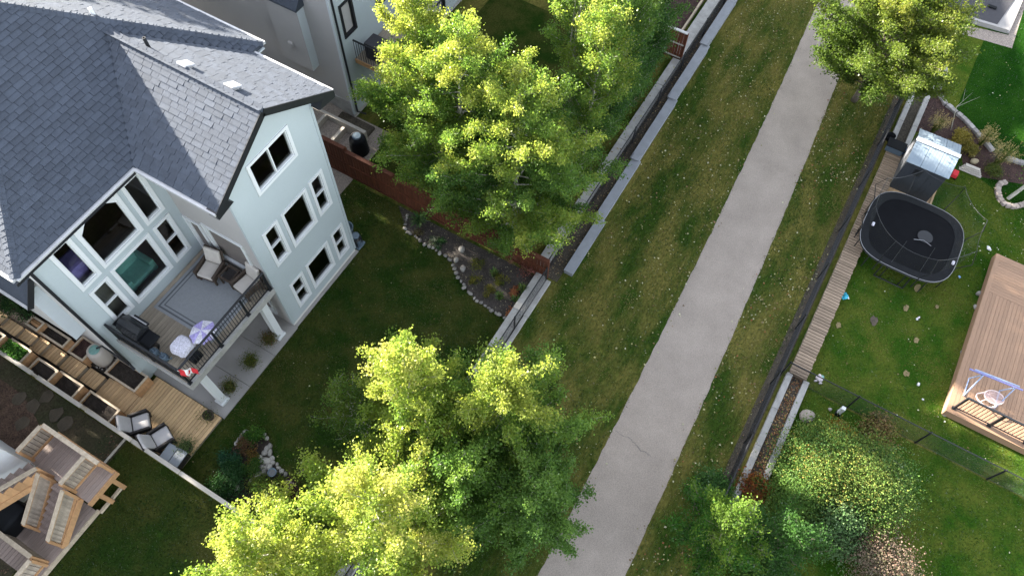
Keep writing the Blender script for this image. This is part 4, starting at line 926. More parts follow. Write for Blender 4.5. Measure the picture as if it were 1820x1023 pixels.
chainlink('chain_link_fence', (-2.0, -16.52), (21.5, -16.52), 1.15, 'black chain-link fence between the path grass and the plank walkway')
chainlink('chain_link_fence', (3.75, -16.7), (3.75, -32), 1.15, 'black chain-link fence crossing the right-hand lawn below the trampoline', 2.75)

# ================================================================== RIGHT-HAND YARD
def poly_at(pts, z=0): return [(at(u, v, z).x, at(u, v, z).y) for u, v in pts]
z5b = lambda l: [zoomed(a, b, 1340, 0, 3.196) for a, b in l]
sheet('lawn', [(19.5, -19.0), (40, -19.0), (40, -45), (16, -45), (16.2, -22.5), (17.0, -20.6)], .008, m_lawnG)
BED = z5b([(985,370),(1078,380),(1078,430),(1052,480),(1048,530),(1080,590),(1200,690),(1290,790),(1350,860),(1410,890),(1600,960),(1600,1060),(1250,1000),(1190,960),(1170,830),(930,750),(840,730)])
sheet('mulch_bed', poly_at(BED), .014, m_mulch)
# walled trough along the boundary, planked over for most of its length
tr_ = empty('concrete_trough', (8, -17.2, 0), 'concrete edged trough full of dry leaves along the boundary fence', 'trough')
for (xa, xb) in ((-2.5, 3.9), (16.5, 23)):
    n = 4
    for yy in (-16.98, -17.62):
        for i in range(n): MB().rbox(xa+(xb-xa)*i/n+.003, xa+(xb-xa)*(i+1)/n-.003, yy-.11, yy+.11, -.1, .2+random.uniform(-.006,.006), .012, 1).build('kerb_block', m_conc2, tr_)
    box('trough_floor', xa, xb, -17.5, -17.1, -.1, .07, m_dirt, tr_)
wk = empty('plank_walkway', (10.2, -17.25, 0), 'boardwalk of short brown planks beside the boundary fence', 'boardwalk')
n = 92; x0, x1 = 3.95, 16.42
for i in range(n):
    x = x0+(i+.5)*(x1-x0)/n; piece('plank', ((x1-x0)/n-.026, .66, .04), (x, -17.26+random.uniform(-.015,.015), .26+random.uniform(-.004,.004)), m_plank, wk, rz=random.uniform(-.012,.012))
for yy in (-16.98, -17.54): box('joist', x0+.02, x1-.02, yy-.04, yy+.04, 0, .238, m_oldwood, wk)
box('end_board', x0-.06, x0-.005, -17.58, -16.94, .05, .27, m_plank, wk); box('end_board', x1+.005, x1+.06, -17.58, -16.94, .05, .27, m_plank, wk)
# trampoline
tc = at(1621, 418, .92); TX, TY, TZ, TR = tc.x, tc.y, .92, 1.88
def sq(t, r, e=3.4): 
    c, s = math.cos(t), math.sin(t); k = r/((abs(c)**e+abs(s)**e)**(1/e)); return (TX+c*k, TY+s*k)
tp = empty('trampoline', (TX, TY, 0), 'large black square trampoline with a loose safety net and pale piping', 'trampoline')
NT = 64; ts = [2*math.pi*k/NT for k in range(NT)]
m = MB(); m.v = [(TX, TY, TZ-.05)]; m.f = []
for j, rr in enumerate((.5, 1.0, TR-.3)):
    for t_ in ts: p = sq(t_, rr); m.v.append((p[0], p[1], TZ-.05+.03*(rr/TR)**2))
for k in range(NT): m.f.append((0, 1+k, 1+(k+1) % NT))
for j in range(2):
    for k in range(NT): m.f.append((1+j*NT+k, 1+(j+1)*NT+k, 1+(j+1)*NT+(k+1) % NT, 1+j*NT+(k+1) % NT))
m.build('jumping_mat', m_tramp, tp, smooth=True)
def ringstrip(r0, z0, r1, z1, th=.03):
    m = MB()
    for t_ in ts:
        for r_, z_ in ((r0, z0), (r1, z1), (r1, z1-th), (r0, z0-th)): p = sq(t_, r_); m.v.append((p[0], p[1], z_))
    for k in range(NT):
        a, b = 4*k, 4*((k+1) % NT)
        for q in range(4): m.f.append((a+q, a+(q+1) % 4, b+(q+1) % 4, b+q))
    return m
ringstrip(TR-.32, TZ-.015, TR, TZ).build('safety_pad', m_blackplastic, tp)
MB().tube([(*sq(t_, TR+.0), TZ+.004) for t_ in ts+[0]], .013, 5).build('piping', m_stripe, tp)
MB().tube([(*sq(t_, TR-.035), TZ-.10) for t_ in ts+[0]], .035, 6).build('frame', m_black, tp)
for k in range(4):
    for dt in (-.30, .30):
        t_ = math.pi/2*k+dt; p = sq(t_, TR-.05); p2 = sq(t_, TR+.02); MB().tube([(p[0], p[1], TZ-.1), (p2[0], p2[1], .03)], .026, 6).build('leg', m_black, tp)
    a, b = sq(math.pi/2*k-.30, TR+.02), sq(math.pi/2*k+.30, TR+.02); MB().tube([(*a, .03), (*b, .03)], .026, 6).build('leg_brace', m_black, tp)
for k in range(16):
    t_ = math.pi*2*(k+.5)/16; p = sq(t_, TR-.03); MB().tube([(p[0], p[1], TZ-.12), (p[0], p[1], .02)], .02, 6).build('leg', m_black, tp)
# net poles leaning outwards, with a slack net ring
poles = []
for k in range(8):
    t_ = math.pi/8+k*math.pi/4; p = sq(t_, TR+.02); q = sq(t_, TR+.30); s_ = sq(t_, TR+.08)
    top = Vector((*s_, 2.45)); poles.append(top)
    MB().tube([(p[0], p[1], .3), (p[0], p[1], TZ+.2), (q[0], q[1], 1.75), tuple(top)], [.02, .02, .014, .012], 6).build('net_pole', m_black, tp)
rn = MB(); pts = []
for k in range(8):
    a, b = poles[k], poles[(k+1) % 8]
    for f_ in np.linspace(0, 1, 7)[:-1]: pts.append(a.lerp(b, f_)-Vector((0,0,.75*f_*(1-f_))))
rn.tube(pts+[pts[0]], .010, 4); rn.build('net_top_cord', m_black, tp)
nt_ = MB(); K = len(pts)
for j in range(5):
    for i, p in enumerate(pts):
        f_ = j/4; ang = math.atan2(p.y-TY, p.x-TX); b = sq(ang, TR-.3); bulge = .10*math.sin(math.pi*f_)+.03*math.sin(i*1.3+j)
        c_ = Vector((b[0], b[1], TZ)).lerp(p, f_); o_ = Vector((math.cos(ang), math.sin(ang), 0))*bulge; nt_.v.append(tuple(c_+o_))
for j in range(4):
    for i in range(K): nt_.f.append((j*K+i, j*K+(i+1) % K, (j+1)*K+(i+1) % K, (j+1)*K+i))
nt_.build('safety_net', m_netlight, tp, smooth=True)
# entrance flap: a dark loop with pale straps on the mat
MB().lathe((at(1645, 420, TZ).x, at(1645, 420, TZ).y, TZ-.03), [(.30,0),(.30,.012),(.02,.014)], 24).build('net_flap', m_black, tp)
a, b, c = at(1624, 425, TZ), at(1642, 427, TZ), at(1655, 437, TZ); MB().tube([a, b, c], .014, 4).build('strap', m_stripe, tp)
for l in ([(1584, 466), (1612, 428)], [(1635, 482), (1662, 440)]): MB().tube([at(*l[0], TZ-.01), at(*l[1], TZ-.01)], .008, 4).build('mat_seam', m_stripe if False else m_black, tp)
for i, (u, v) in enumerate(((1552, 398), (1694, 467))):
    p = at(u, v, TZ+.05); MB().rbox(p.x-.09, p.x+.09, p.y-.05, p.y+.05, TZ+.02, TZ+.1, .02, 1).thing('white_cloth', m_whitecloth, ('white rag lying on the left edge of the trampoline', 'white rag lying on the lower right edge of the trampoline')[i], 'rag')
# shed
rL, rR = at(1630, 249, 2.2), at(1707, 277, 2.2); eL = at(1611, 287, 1.9); eR = at(1687, 315, 1.9)
SX0 = (eL.x+eR.x)/2+.08; SXR = (rL.x+rR.x)/2; SX1 = SXR+(SXR-SX0); SY1 = (rL.y+eL.y)/2-.05; SY0 = (rR.y+eR.y)/2+.05
sh = empty('garden_shed', (SXR, (SY0+SY1)/2, 0), 'small charcoal plastic shed with a pale blue ribbed roof and bright ridge', 'shed')
for nm, a in (('front_wall', (SX0, SX0+.04, SY0, SY1)), ('back_wall', (SX1-.04, SX1, SY0, SY1))): box(nm, *a, .1, 1.86, m_sheddark, sh)
for yy in (SY0, SY1-.04):
    MB().add([(SX0+.041,yy,.1),(SX1-.041,yy,.1),(SX1-.041,yy,1.86),(SXR,yy,2.15),(SX0+.041,yy,1.86),(SX0+.041,yy+.04,.1),(SX1-.041,yy+.04,.1),(SX1-.041,yy+.04,1.86),(SXR,yy+.04,2.15),(SX0+.041,yy+.04,1.86)], [(0,1,2,3,4),(9,8,7,6,5),(0,4,9,5),(1,6,7,2)]).build('side_wall', m_shedside, sh)
n = 3
for k in range(n):
    ya, yb = SY0-.06+(SY1-SY0+.12)*k/n, SY0-.06+(SY1-SY0+.12)*(k+1)/n
    for xe in (SX0-.08, SX1+.08):
        m = MB(); nr = 5
        for r_ in range(nr):
            y0_, y1_ = ya+(yb-ya)*(r_+.06)/nr, ya+(yb-ya)*(r_+.94)/nr; zt = .021 if r_ % 2 == 0 else .016
            m.add([(xe,y0_,1.84),(SXR,y0_,2.19),(SXR,y1_,2.19),(xe,y1_,1.84),(xe,y0_,1.84+zt),(SXR,y0_,2.19+zt),(SXR,y1_,2.19+zt),(xe,y1_,1.84+zt)], [(4,5,6,7) if xe < SXR else (7,6,5,4),(0,1,5,4),(2,3,7,6),(3,0,4,7),(0,3,2,1)])
        m.add([(xe,ya+.01,1.835),(SXR,ya+.01,2.185),(SXR,yb-.01,2.185),(xe,yb-.01,1.835),(xe,ya+.01,1.85),(SXR,ya+.01,2.2),(SXR,yb-.01,2.2),(xe,yb-.01,1.85)], [(4,5,6,7),(0,3,2,1),(0,4,7,3),(0,1,5,4),(3,7,6,2)])
        m.build('roof_panel', m_shedroof, sh)
MB().beam((SXR, SY0-.08, 2.225), (SXR, SY1+.08, 2.225), .2, .03).build('ridge_strip', m_white, sh)
dw = at(1628, 302, 1.5); box('window', SX0-.012, SX0-.002, SY1-.75, SY1-.45, 1.25, 1.6, m_black, sh)
for yy in (SY0+.35, (SY0+SY1)/2, SY1-.35): box('panel_rib', SX0-.015, SX0-.001, yy-.015, yy+.015, .15, 1.2, m_sheddark, sh)
box('door_line', SX0-.009, SX0-.001, (SY0+SY1)/2-.25, (SY0+SY1)/2-.24, .15, 1.8, m_black, sh)
pf = empty('shed_platform', (SXR, (SY0+SY1)/2, 0), 'timber platform under the charcoal shed', 'platform')
deckboards(pf, SX0-.35, SX1+.2, SY0-.12, SY1+.12, .095, 'x', m_wood, pitch=.15, name='floor_board')
for yy in (SY0-.17, SY1+.17): box('side_beam', SX0-.9, SX1+.2, yy-.04, yy+.04, 0, .14, m_wood, pf)
# tubs and bins behind the shed
p = at(1580, 247, .25); MB().lathe((p.x, p.y, .0), [(.14,.2),(.20,.5),(.19,.5),(.13,.24)], 16).thing('plant_pot', m_blackplastic, 'empty black round pot on the concrete kerb above the walkway', 'pot', smooth=True)
p = at(1590, 262, .4); tb_ = empty('storage_tub', (p.x, p.y, .2), 'dark teal tub on the top end of the plank walkway', 'tub'); MB().rbox(p.x-.28, p.x+.2, p.y-.38, p.y+.34, .28, .6, .05, 2).build('body', m_bluegrey, tb_); MB().rbox(p.x-.32, p.x+.24, p.y-.42, p.y+.38, .605, .65, .02, 1).build('lid', m_blackplastic, tb_)
MB().beam((p.x+.42, p.y+.2, .3), (p.x+.38, p.y-.75, .34), .10, .12).thing('board', m_greyfence, 'loose grey board propped between the tub and the shed', 'board')
p = at(1603, 272, .2); MB().rbox(p.x-.15, p.x+.15, p.y-.2, p.y+.12, .0, .42, .04, 2).thing('blue_bucket', m_blue, 'bright blue plastic box between the walkway and the shed', 'box')
p = at(1712, 302, .0)
for i in range(4): MB().rbox(p.x-.1+.05*i, p.x+.05+.05*i, p.y-.75+.06*i, p.y+.2-.05*i, .02+.06*i, .075+.06*i, .008, 1).thing('grey_plank', m_greyfence, ('lowest grey plank in the short stack beside the shed', 'second grey plank from the bottom of the stack beside the shed', 'third grey plank from the bottom of the stack beside the shed', 'topmost grey plank of the stack beside the shed')[i], 'plank', 'stack of grey planks beside the shed')
p = at(1697, 309, .2); bk = empty('toy_wagon', (p.x, p.y, 0), 'small red toy wagon tucked against the shed corner', 'wagon'); MB().rbox(p.x-.16, p.x+.16, p.y-.12, p.y+.12, .1, .3, .03, 2).build('tub', m_red, bk)
for sx in (-.1, .1):
    for sy in (-.13, .13): MB().tube([(p.x+sx, p.y+sy-.015, .07), (p.x+sx, p.y+sy+.015, .07)], .07, 12).build('wheel', m_blackplastic, bk)
MB().tube([(p.x+.16, p.y, .2), (p.x+.4, p.y+.02, .5)], .012, 5).build('handle', m_black, bk)
# edging stones
def edging(pts, name, label, size, mt, z=.0, jit=.15, group=None, rockish=False, parent=None, sz=.75):
    P = [at(u, v, z) for u, v in pts]; r = parent or empty(name, sum(P, Vector())/len(P)*1.0, label, 'edging', group)
    d = 0; seg = list(zip(P[:-1], P[1:])); i = 0
    for a, b in seg:
        L_ = (b-a).length; ang = math.atan2(b.y-a.y, b.x-a.x)
        while d < L_:
            c = a.lerp(b, d/L_); s_ = size*random.uniform(1-jit, 1+jit)
            if rockish:
                MB().rock((c.x+random.uniform(-.03,.03), c.y+random.uniform(-.03,.03), z+.04), s_*.52, s_*.40, s_*.36*sz, i*7+len(r.children), 1).build('stone', m_rock, r, smooth=True)
            else: 
                X = Matrix.Translation((c.x, c.y, z)) @ Matrix.Rotation(ang+random.uniform(-.06,.06), 4, 'Z'); MB().rbox(-s_*.48, s_*.48, -.11, .11, -.02, .14+random.uniform(-.01,.015), .02, 1, xf=X).build('edging_block', mt, r)
            d += s_*1.0; i += 1
        d -= L_
    return r
edging(z5b([(1078,385),(1080,430),(1054,480),(1048,530),(1080,590),(1200,690),(1290,790),(1350,860)]), 'bed_edging', 'curved row of pale edging blocks around the brown mulch bed', .27, m_block)
edging(z5b([(1412,893),(1500,925),(1600,950)]), 'bed_edging', 'short row of pale edging blocks behind the feathery grass by the right photo edge', .27, m_block)
z6c = lambda l: [zoomed(a, b, 1640, 180, 5.115) for a, b in l]
edging(z6c([(735,745),(685,760),(672,820),(690,890),(740,945),(820,965),(905,945),(960,910)]), 'tree_ring', 'curved brick ring around the foot of the leaning young tree', .2, mat('ring_brick', (.30,.25,.22), .9, .2, 5, rnd=.2))
for i, (u, v, s_) in enumerate(((1701, 256, .26), (1731, 287, .2), (1728, 275, .12))):
    p = at(u, v, .05); MB().rock((p.x, p.y, .06), s_, s_*.75, s_*.5, i+40).thing('boulder', mat('tan_stone', (.36,.30,.20), .9, .15, 4), ('rounded tan boulder touching the far right corner of the shed roof', 'flat tan boulder lying in the mulch between the grasses', 'small tan boulder just above the flat one in the mulch')[i], 'boulder', smooth=True)
# young leaning tree
a = zoomed(775, 885, 1640, 180, 5.115); pa = at(*a)
yt = empty('young_tree', (pa.x, pa.y, 0), 'young pale-barked tree in the brick ring at the right edge', 'tree')
top = pa+Vector((.5, -.45, 1.5)); MB().tube([pa, pa.lerp(top, .5)+Vector((.03,0,0)), top, top+Vector((.15,-.3,.9))], [.085, .075, .06, .03], 8).build('trunk', m_bark, yt)
YT_TOP = top+Vector((.1,-.2,.5))
# concrete pad with dark mat, top right
z4 = lambda l: [zoomed(a, b, 1680, 0, 10.23) for a, b in l]
sheet('pebble_border', poly_at(z4([(-200,300),(100,400),(1150,640),(1160,560),(1500,-300),(1800,-300),(1420,200),(1210,885),(150,580),(-200,490)])), .012, m_gravel)
pd = empty('concrete_pad', (24, -19, 0), 'concrete pad with a dark grey surface in the top right corner', 'pad')
q = poly_at(z4([(1160,600),(230,335),(-900,0),(-600,-900),(1800,-900)]), .08); mb = MB(); mb.add([(*c, .0) for c in q]+[(*c, .1) for c in q], [tuple(range(len(q), 2*len(q)))]+[(i, (i+1) % len(q), len(q)+(i+1) % len(q), len(q)+i) for i in range(len(q))]); mb.build('concrete_base', m_conc, pd)
q = poly_at(z4([(930,470),(350,290),(-700,-40),(-500,-800),(1700,-760),(1258,0)]), .1); mb = MB(); mb.add([(*c, .104) for c in q]+[(*c, .125) for c in q], [tuple(range(len(q), 2*len(q)))]+[(i, (i+1) % len(q), len(q)+(i+1) % len(q), len(q)+i) for i in range(len(q))]); mb.build('dark_mat', m_dark, pd)
q0, q1 = at(*z4([(240,300)])[0], .1), at(*z4([(1130,565)])[0], .1); MB().beam(q0+Vector((0,0,.06)), q1+Vector((0,0,.06)), .16, .12).build('raised_kerb', m_conc, pd)
pt = at(*z4([(850,130)])[0], .15); MB().rbox(pt.x-.1, pt.x+.1, pt.y-.22, pt.y+.2, .126, .2, .02, 1).thing('black_shoes', m_blackplastic, 'small black object lying on the dark pad surface', 'mat')
# composite deck with railing
cdk = empty('composite_deck', (9, -26, 0), 'tan composite deck with a dark railing on the right', 'deck')
CZ = .42; CX0, CX1, CY = 5.28, 13.0, -22.32
xb = 11.05
deckboards(cdk, CX0+.2, xb-.005, -30, CY-.15, CZ, 'y' if False else 'x', m_composite, pitch=.14)
deckboards(cdk, xb, CX1, -30, CY-.15, CZ, 'y', m_compositey, pitch=.14)
box('border_board', CX0+.2, CX1, CY-.148, CY, CZ-.035, CZ+.001, m_composite, cdk); box('border_board', CX0+.045, CX0+.196, -30, CY, CZ-.035, CZ+.001, m_compositey, cdk)
box('fascia', CX0+.045, CX1, CY+.002, CY+.025, CZ-.36, CZ-.002, m_composite, cdk); box('fascia', CX0, CX0+.042, -30, CY+.02, CZ-.36, CZ-.002, m_compositey, cdk)
box('deck_base', CX0+.06, CX1-.05, -30, CY-.05, .05, CZ-.05, m_oldwood, cdk)
rl = empty('deck_railing', (5.7, -24, CZ), 'dark bronze railing at the lower end of the tan composite deck', 'railing')
ra = at(1693, 725, CZ); RX = ra.x+.02; ya, yb = ra.y-.03, ra.y-2.55
for yy in (ya, (ya+yb)/2, yb): box('post', RX-.035, RX+.035, yy-.035, yy+.035, CZ, CZ+.98, m_black, rl); box('post_foot', RX-.07, RX+.07, yy-.07, yy+.07, CZ+.003, CZ+.03, m_black, rl)
MB().beam((RX, ya+.03, CZ+1.0), (RX, yb-.03, CZ+1.0), .07, .05).build('top_rail', m_black, rl); MB().beam((RX, ya, CZ+.1), (RX, yb, CZ+.1), .035, .035).build('bottom_rail', m_black, rl)
for i in range(18):
    if i != 8: piece('baluster', (.018, .018, .86), (RX, ya+(yb-ya)*(i+1)/19, CZ+.54), m_black, rl)
MB().beam((RX, yb, CZ+1.0), (RX+1.2, yb, CZ+.62), .07, .05).build('top_rail', m_black, rl); MB().beam((RX, yb, CZ+.1), (RX+1.2, yb, CZ-.2), .035, .035).build('bottom_rail', m_black, rl)
# child's swing: pale blue frame, white ring seat
S = lambda x, y, z: at(*zoomed(x, y, 1680, 620, 6.017), z)
sw = empty('garden_swing', tuple(S(480, 600, CZ)), "child's swing frame of pale blue tubes with a purple top bar on the composite deck", 'swing')
tA, tB = S(262, 212, CZ+1.15), S(830, 440, CZ+1.15)
MB().beam(tA, tB, .05, .04).build('canopy_bar', m_purplebar, sw); MB().tube([tA+Vector((.12,-.2,-.06)), tB+Vector((.12,.1,-.06))], .03, 6).build('top_tube', m_paleblue, sw)
l1, l2 = tA.lerp(tB, .27), tA.lerp(tB, .87)
for l_ in (l1, l2):
    for dx in (-.42, .36): MB().tube([l_, (l_.x+dx, l_.y, CZ+.03)], .024, 6).build('leg', m_paleblue, sw)
    MB().tube([(l_.x-.42, l_.y, CZ+.03), (l_.x+.36, l_.y, CZ+.03)], .02, 6).build('foot', m_paleblue, sw)
st_ = empty('ring_seat', tuple(S(480, 560, CZ)), 'white and pink wire seat with two rounded rings under the pale blue swing', 'seat')
def ring(c, rx, ry, nz, name):
    c = Vector(c); MB().tube([c+Vector((rx*math.cos(t_), ry*math.sin(t_), nz*math.cos(t_))) for t_ in np.linspace(0, 2*math.pi, 25)], .018, 6).build(name, m_pinkwire, st_)
rc = S(525, 515, CZ+.45); ring(rc, .20, .33, .10, 'seat_ring'); rc2 = S(440, 545, CZ+.25); ring(rc2, .26, .36, -.05, 'base_ring')
for k in range(5):
    t_ = k*1.257; MB().tube([rc+Vector((.2*math.cos(t_), .33*math.sin(t_), .1*math.cos(t_))), rc2+Vector((.26*math.cos(t_), .36*math.sin(t_), -.05*math.cos(t_)))], .010, 5).build('strut', m_pinkwire, st_)
sn = MB(); sn.v = [tuple(rc)]+[tuple(rc+Vector((.19*math.cos(t_), .32*math.sin(t_), .1*math.cos(t_)))) for t_ in np.linspace(0, 2*math.pi, 25)[:-1]]; sn.f = [(0, 1+k, 1+(k+1) % 24) for k in range(24)]; sn.build('seat_net', netmat('seat_net', (.5,.36,.36), .5), st_)
# toys and small things on the grass
def lump(name, u, v, z, parts, label, cat):
    p = at(u, v, z); r = empty(name, (p.x, p.y, 0), label, cat)
    for nm, dx, dy, sx, sy, sz, mt in parts: MB().rock((p.x+dx, p.y+dy, sz*.8), sx, sy, sz, int(u+dx*100), 2).build(nm, mt, r, smooth=True)
    return r
m_tealc = mat('turquoise_cloth', (.05,.40,.55), .8, .3, 12); m_plush = mat('white_plush', (.62,.56,.58), .95, .1, 9)
lump('crumpled_cloth', 1503, 527, .05, [('fold', 0, 0, .13, .09, .07, m_tealc), ('fold', .1, .06, .09, .08, .05, m_tealc), ('fold', -.08, .08, .07, .09, .05, m_tealc), ('corner', .02, -.1, .08, .04, .03, m_white)], 'crumpled turquoise cloth on the grass by the walkway', 'cloth')
lump('plush_toy', 1457, 673, .1, [('body', 0, 0, .12, .09, .09, m_plush), ('head', .13, .04, .07, .07, .07, m_plush), ('leg', -.1, .09, .04, .07, .04, m_plush), ('leg', -.1, -.09, .04, .07, .04, m_plush), ('leg', .05, .1, .04, .07, .04, m_plush), ('cap', .16, -.07, .07, .07, .03, m_teallid)], 'white plush toy lying on the grass under the crossing fence', 'toy')
lump('plastic_bag', 1758, 442, .05, [('fold', 0, 0, .10, .08, .06, m_white), ('fold', .08, .05, .07, .05, .04, m_white)], 'crumpled white bag on the grass above the composite deck corner', 'bag')
lump('toy_truck', 1632, 565, .05, [('cab', -.06, .02, .05, .04, .05, m_white), ('bed', .05, -.02, .07, .04, .04, m_plush), ('wheel', -.05, -.05, .03, .02, .03, m_black), ('wheel', .07, -.06, .03, .02, .03, m_black)], 'tiny white toy on the grass right of the bare patch', 'toy')
p = at(1632, 683, .02); MB().rbox(p.x-.05, p.x+.07, p.y-.04, p.y+.04, .0, .07, .012, 1).thing('white_carton', m_white, 'small white carton standing on the lawn below the toy truck', 'carton')
p = at(1640, 709, .02); MB().rock((p.x, p.y, .02), .05, .04, .03, 3, 1).thing('crumpled_paper', m_white, 'scrap of white paper on the lawn left of the swing', 'paper')
p = at(1705, 492, .02); MB().rock((p.x, p.y, .02), .07, .06, .03, 5, 1).thing('blue_scrap', mat('pale_blue_cloth', (.2,.35,.6), .8), 'pale blue scrap on the grass below the trampoline', 'cloth')
p = at(1488, 735, .0); gp = empty('garden_light', (p.x, p.y, 0), 'white post box with a dark foot standing at the edge of the shrubbery', 'garden light'); MB().rbox(p.x-.07, p.x+.07, p.y-.07, p.y+.07, .16, .62, .012, 1).build('post', m_white, gp); MB().rbox(p.x-.09, p.x+.09, p.y-.09, p.y+.09, 0, .158, .01, 1).build('foot', m_blackplastic, gp)
for i, (u, v, sx, sy) in enumerate(((1434, 738, .30, .22), (1592, 826, .20, .17), (1549, 806, .10, .08), (1475, 727, .07, .06))):
    p = at(u, v, .1); MB().rock((p.x, p.y, .1), sx, sy, .16 if i < 2 else .07, i+70).thing('boulder', m_rock if i else mat('warm_stone', (.30,.26,.22), .9, .15, 4), ('large warm grey boulder at the upper left of the shrubbery', 'pale boulder at the right side of the shrubbery', 'small pale stone among the shrub leaves', 'small white stone next to the white post box')[i], 'boulder', smooth=True)
for i, (u, v) in enumerate(((1681, 735), (1688, 731), (1740, 522), (1736, 545), (1712, 626), (1796, 778), (1806, 783))):
    p = at(u, v, .05); MB().rock((p.x, p.y, .06), .13, .11, .09, i+90).thing('edge_stone', m_rock, ('outer of two white stones at the left corner of the composite deck', 'inner of two white stones at the left corner of the composite deck', 'upper white stone along the side of the composite deck', 'lower white stone along the side of the composite deck', 'lone white stone midway along the composite deck side', 'left one of two white stones below the deck railing', 'right one of two white stones below the deck railing')[i], 'stone', 'white stones around the composite deck', smooth=True)

# ================================================================== BACK-YARD BEDS
z8 = lambda l: [zoomed(a, b, 700, 340, 3.936) for a, b in l]
BEDL = z8([(95,285),(150,320),(210,370),(270,395),(350,450),(405,490),(430,570),(470,640),(530,715),(600,780),(690,835),(790,900),(830,905),(1030,640),(1060,560)])
bedp = [(at(u, v).x, at(u, v).y) for u, v in BEDL]+[(2.70, -7.0), (2.70, .6), (2.2, -.35)]
bedp = bedp[:13]+[(2.70, -6.86), (2.70, -.2)]
sheet('flower_bed', bedp, .016, m_bedsoil)
gb = edging(z8([(95,285),(150,320),(210,370),(270,395),(350,450),(405,490),(430,570),(470,640),(530,715),(600,780),(690,835),(800,905)]), 'bed_edging', 'winding row of round pale stones edging the flower bed', .19, m_rock, .02, .25, rockish=True)
edging(z8([(95,285),(80,230),(95,165)]), 'bed_edging', 'few small stones closing the flower bed next to the fence', .18, m_rock, .02, .25, rockish=True)
edging(z8([(825,905),(900,790),(1000,640)]), 'bed_edging', 'loose stones between the flower bed and the concrete wall', .24, m_rock, .02, .3, rockish=True)
for i, (x, y, s_) in enumerate(((472, 402, .16), (432, 478, .13), (482, 540, .15))):
    p = at(*z8([(x, y)])[0], .1); MB().rock((p.x, p.y, .08), s_, s_*.8, s_*.7, i+30).thing('boulder', m_rock, ('upright pale stone under the low yellow aspen twigs', 'pale stone at the bend of the flower bed', 'grey stone in the middle of the flower bed')[i], 'boulder', smooth=True)
# rock garden with pond bowl
z9 = lambda l: [zoomed(a, b, 360, 740, 3.933) for a, b in l]
RG = z9([(235,180),(300,100),(430,120),(490,200),(490,300),(540,350),(600,400),(660,470),(700,560),(540,680),(240,620),(60,500),(150,330)])
sheet('rock_bed', poly_at(RG), .02, m_soil)
rg = empty('rock_garden', tuple(at(*z9([(420,330)])[0])), 'pile of rounded river stones beside the island bed shrubs', 'rock garden')
SP = [(300,103,.13),(272,130,.11),(250,160,.10),(232,187,.10),(430,127,.10),(447,150,.10),(470,208,.13),(447,217,.12),(432,250,.13),(472,250,.14),(400,283,.12),(440,305,.20),(483,290,.12),(487,322,.12),(410,350,.14),(443,355,.11),(470,355,.14),(428,385,.13),(378,400,.16),(345,440,.13),(528,355,.10),(553,377,.11),(580,400,.10),(500,392,.11),(585,458,.12),(610,485,.11),(520,330,.08),(400,320,.08),(455,330,.07),(240,495,.13),(185,540,.08),(350,470,.1)]
for i, (x, y, s_) in enumerate(SP):
    p = at(*z9([(x, y)])[0], .08); MB().rock((p.x, p.y, .06), s_*.92, s_*.72, s_*.55, i+120, 2).build('stone', m_rock, rg, smooth=True)
p = at(*z9([(487, 390)])[0], .15); wb = empty('water_bowl', (p.x, p.y, 0), 'dark round water bowl set among the river stones', 'bowl')
MB().lathe((p.x, p.y, .05), [(.08,0),(.14,.10),(.16,.14),(.14,.14),(.11,.1)], 20).build('bowl', m_bluegrey, wb, smooth=True); MB().lathe((p.x, p.y, .16), [(.13,0),(.125,.002)], 20).build('water', mat('water', (.01,.015,.02), .08, .1, 3, spec=.8), wb)
p = at(*z9([(595, 485)])[0], .1); MB().rbox(p.x-.2, p.x+.2, p.y-.12, p.y+.12, 0, .1, .02, 1).thing('flat_stone', mat('pink_stone', (.38,.30,.29), .9, .1, 5), 'flat pinkish stone next to the red-leaved plant', 'stone')
# bin, hose reel by the house corner
p = at(634, 415, .0); wbn = empty('yard_bin', (.32, .75, 0), 'dark yard bin with a bright green bag at the house corner', 'bin')
bx, by = .34, .62
MB().lathe((bx, by, 0), [(.24,0),(.30,.75),(.32,.78),(.28,.78),(.26,.6)], 18).build('body', m_bluegrey, wbn, smooth=True); MB().rock((bx-.04, by+.06, .78), .18, .19, .14, 4).build('bag', m_green, wbn, smooth=True)
hr = empty('hose_reel', (.28, .12, 0), 'black garden hose coiled on a grey reel stand at the house corner', 'hose reel')
MB().rbox(.06, .5, -.12, .32, 0, .10, .02, 1).build('stand', m_bluegrey, hr)
hh = MB()
for k in range(6):
    rr = .17+.012*(k % 3); hh.tube([(.27+rr*math.cos(t_), .10+rr*.85*math.sin(t_), .42+.035*k+.02*math.sin(t_*2)) for t_ in np.linspace(0, 6.283, 22)], .018, 5)
hh.build('hose', m_black, hr); MB().lathe((.27, .10, .1), [(.1,0),(.1,.55),(.16,.56),(.16,.6)], 14).build('drum', m_bluegrey, hr)
for a, b in ((.12,-.02),(.42,-.02),(.12,.24),(.42,.24)): box('leg', a-.02, a+.02, b-.02, b+.02, .1, .5, m_black, hr)

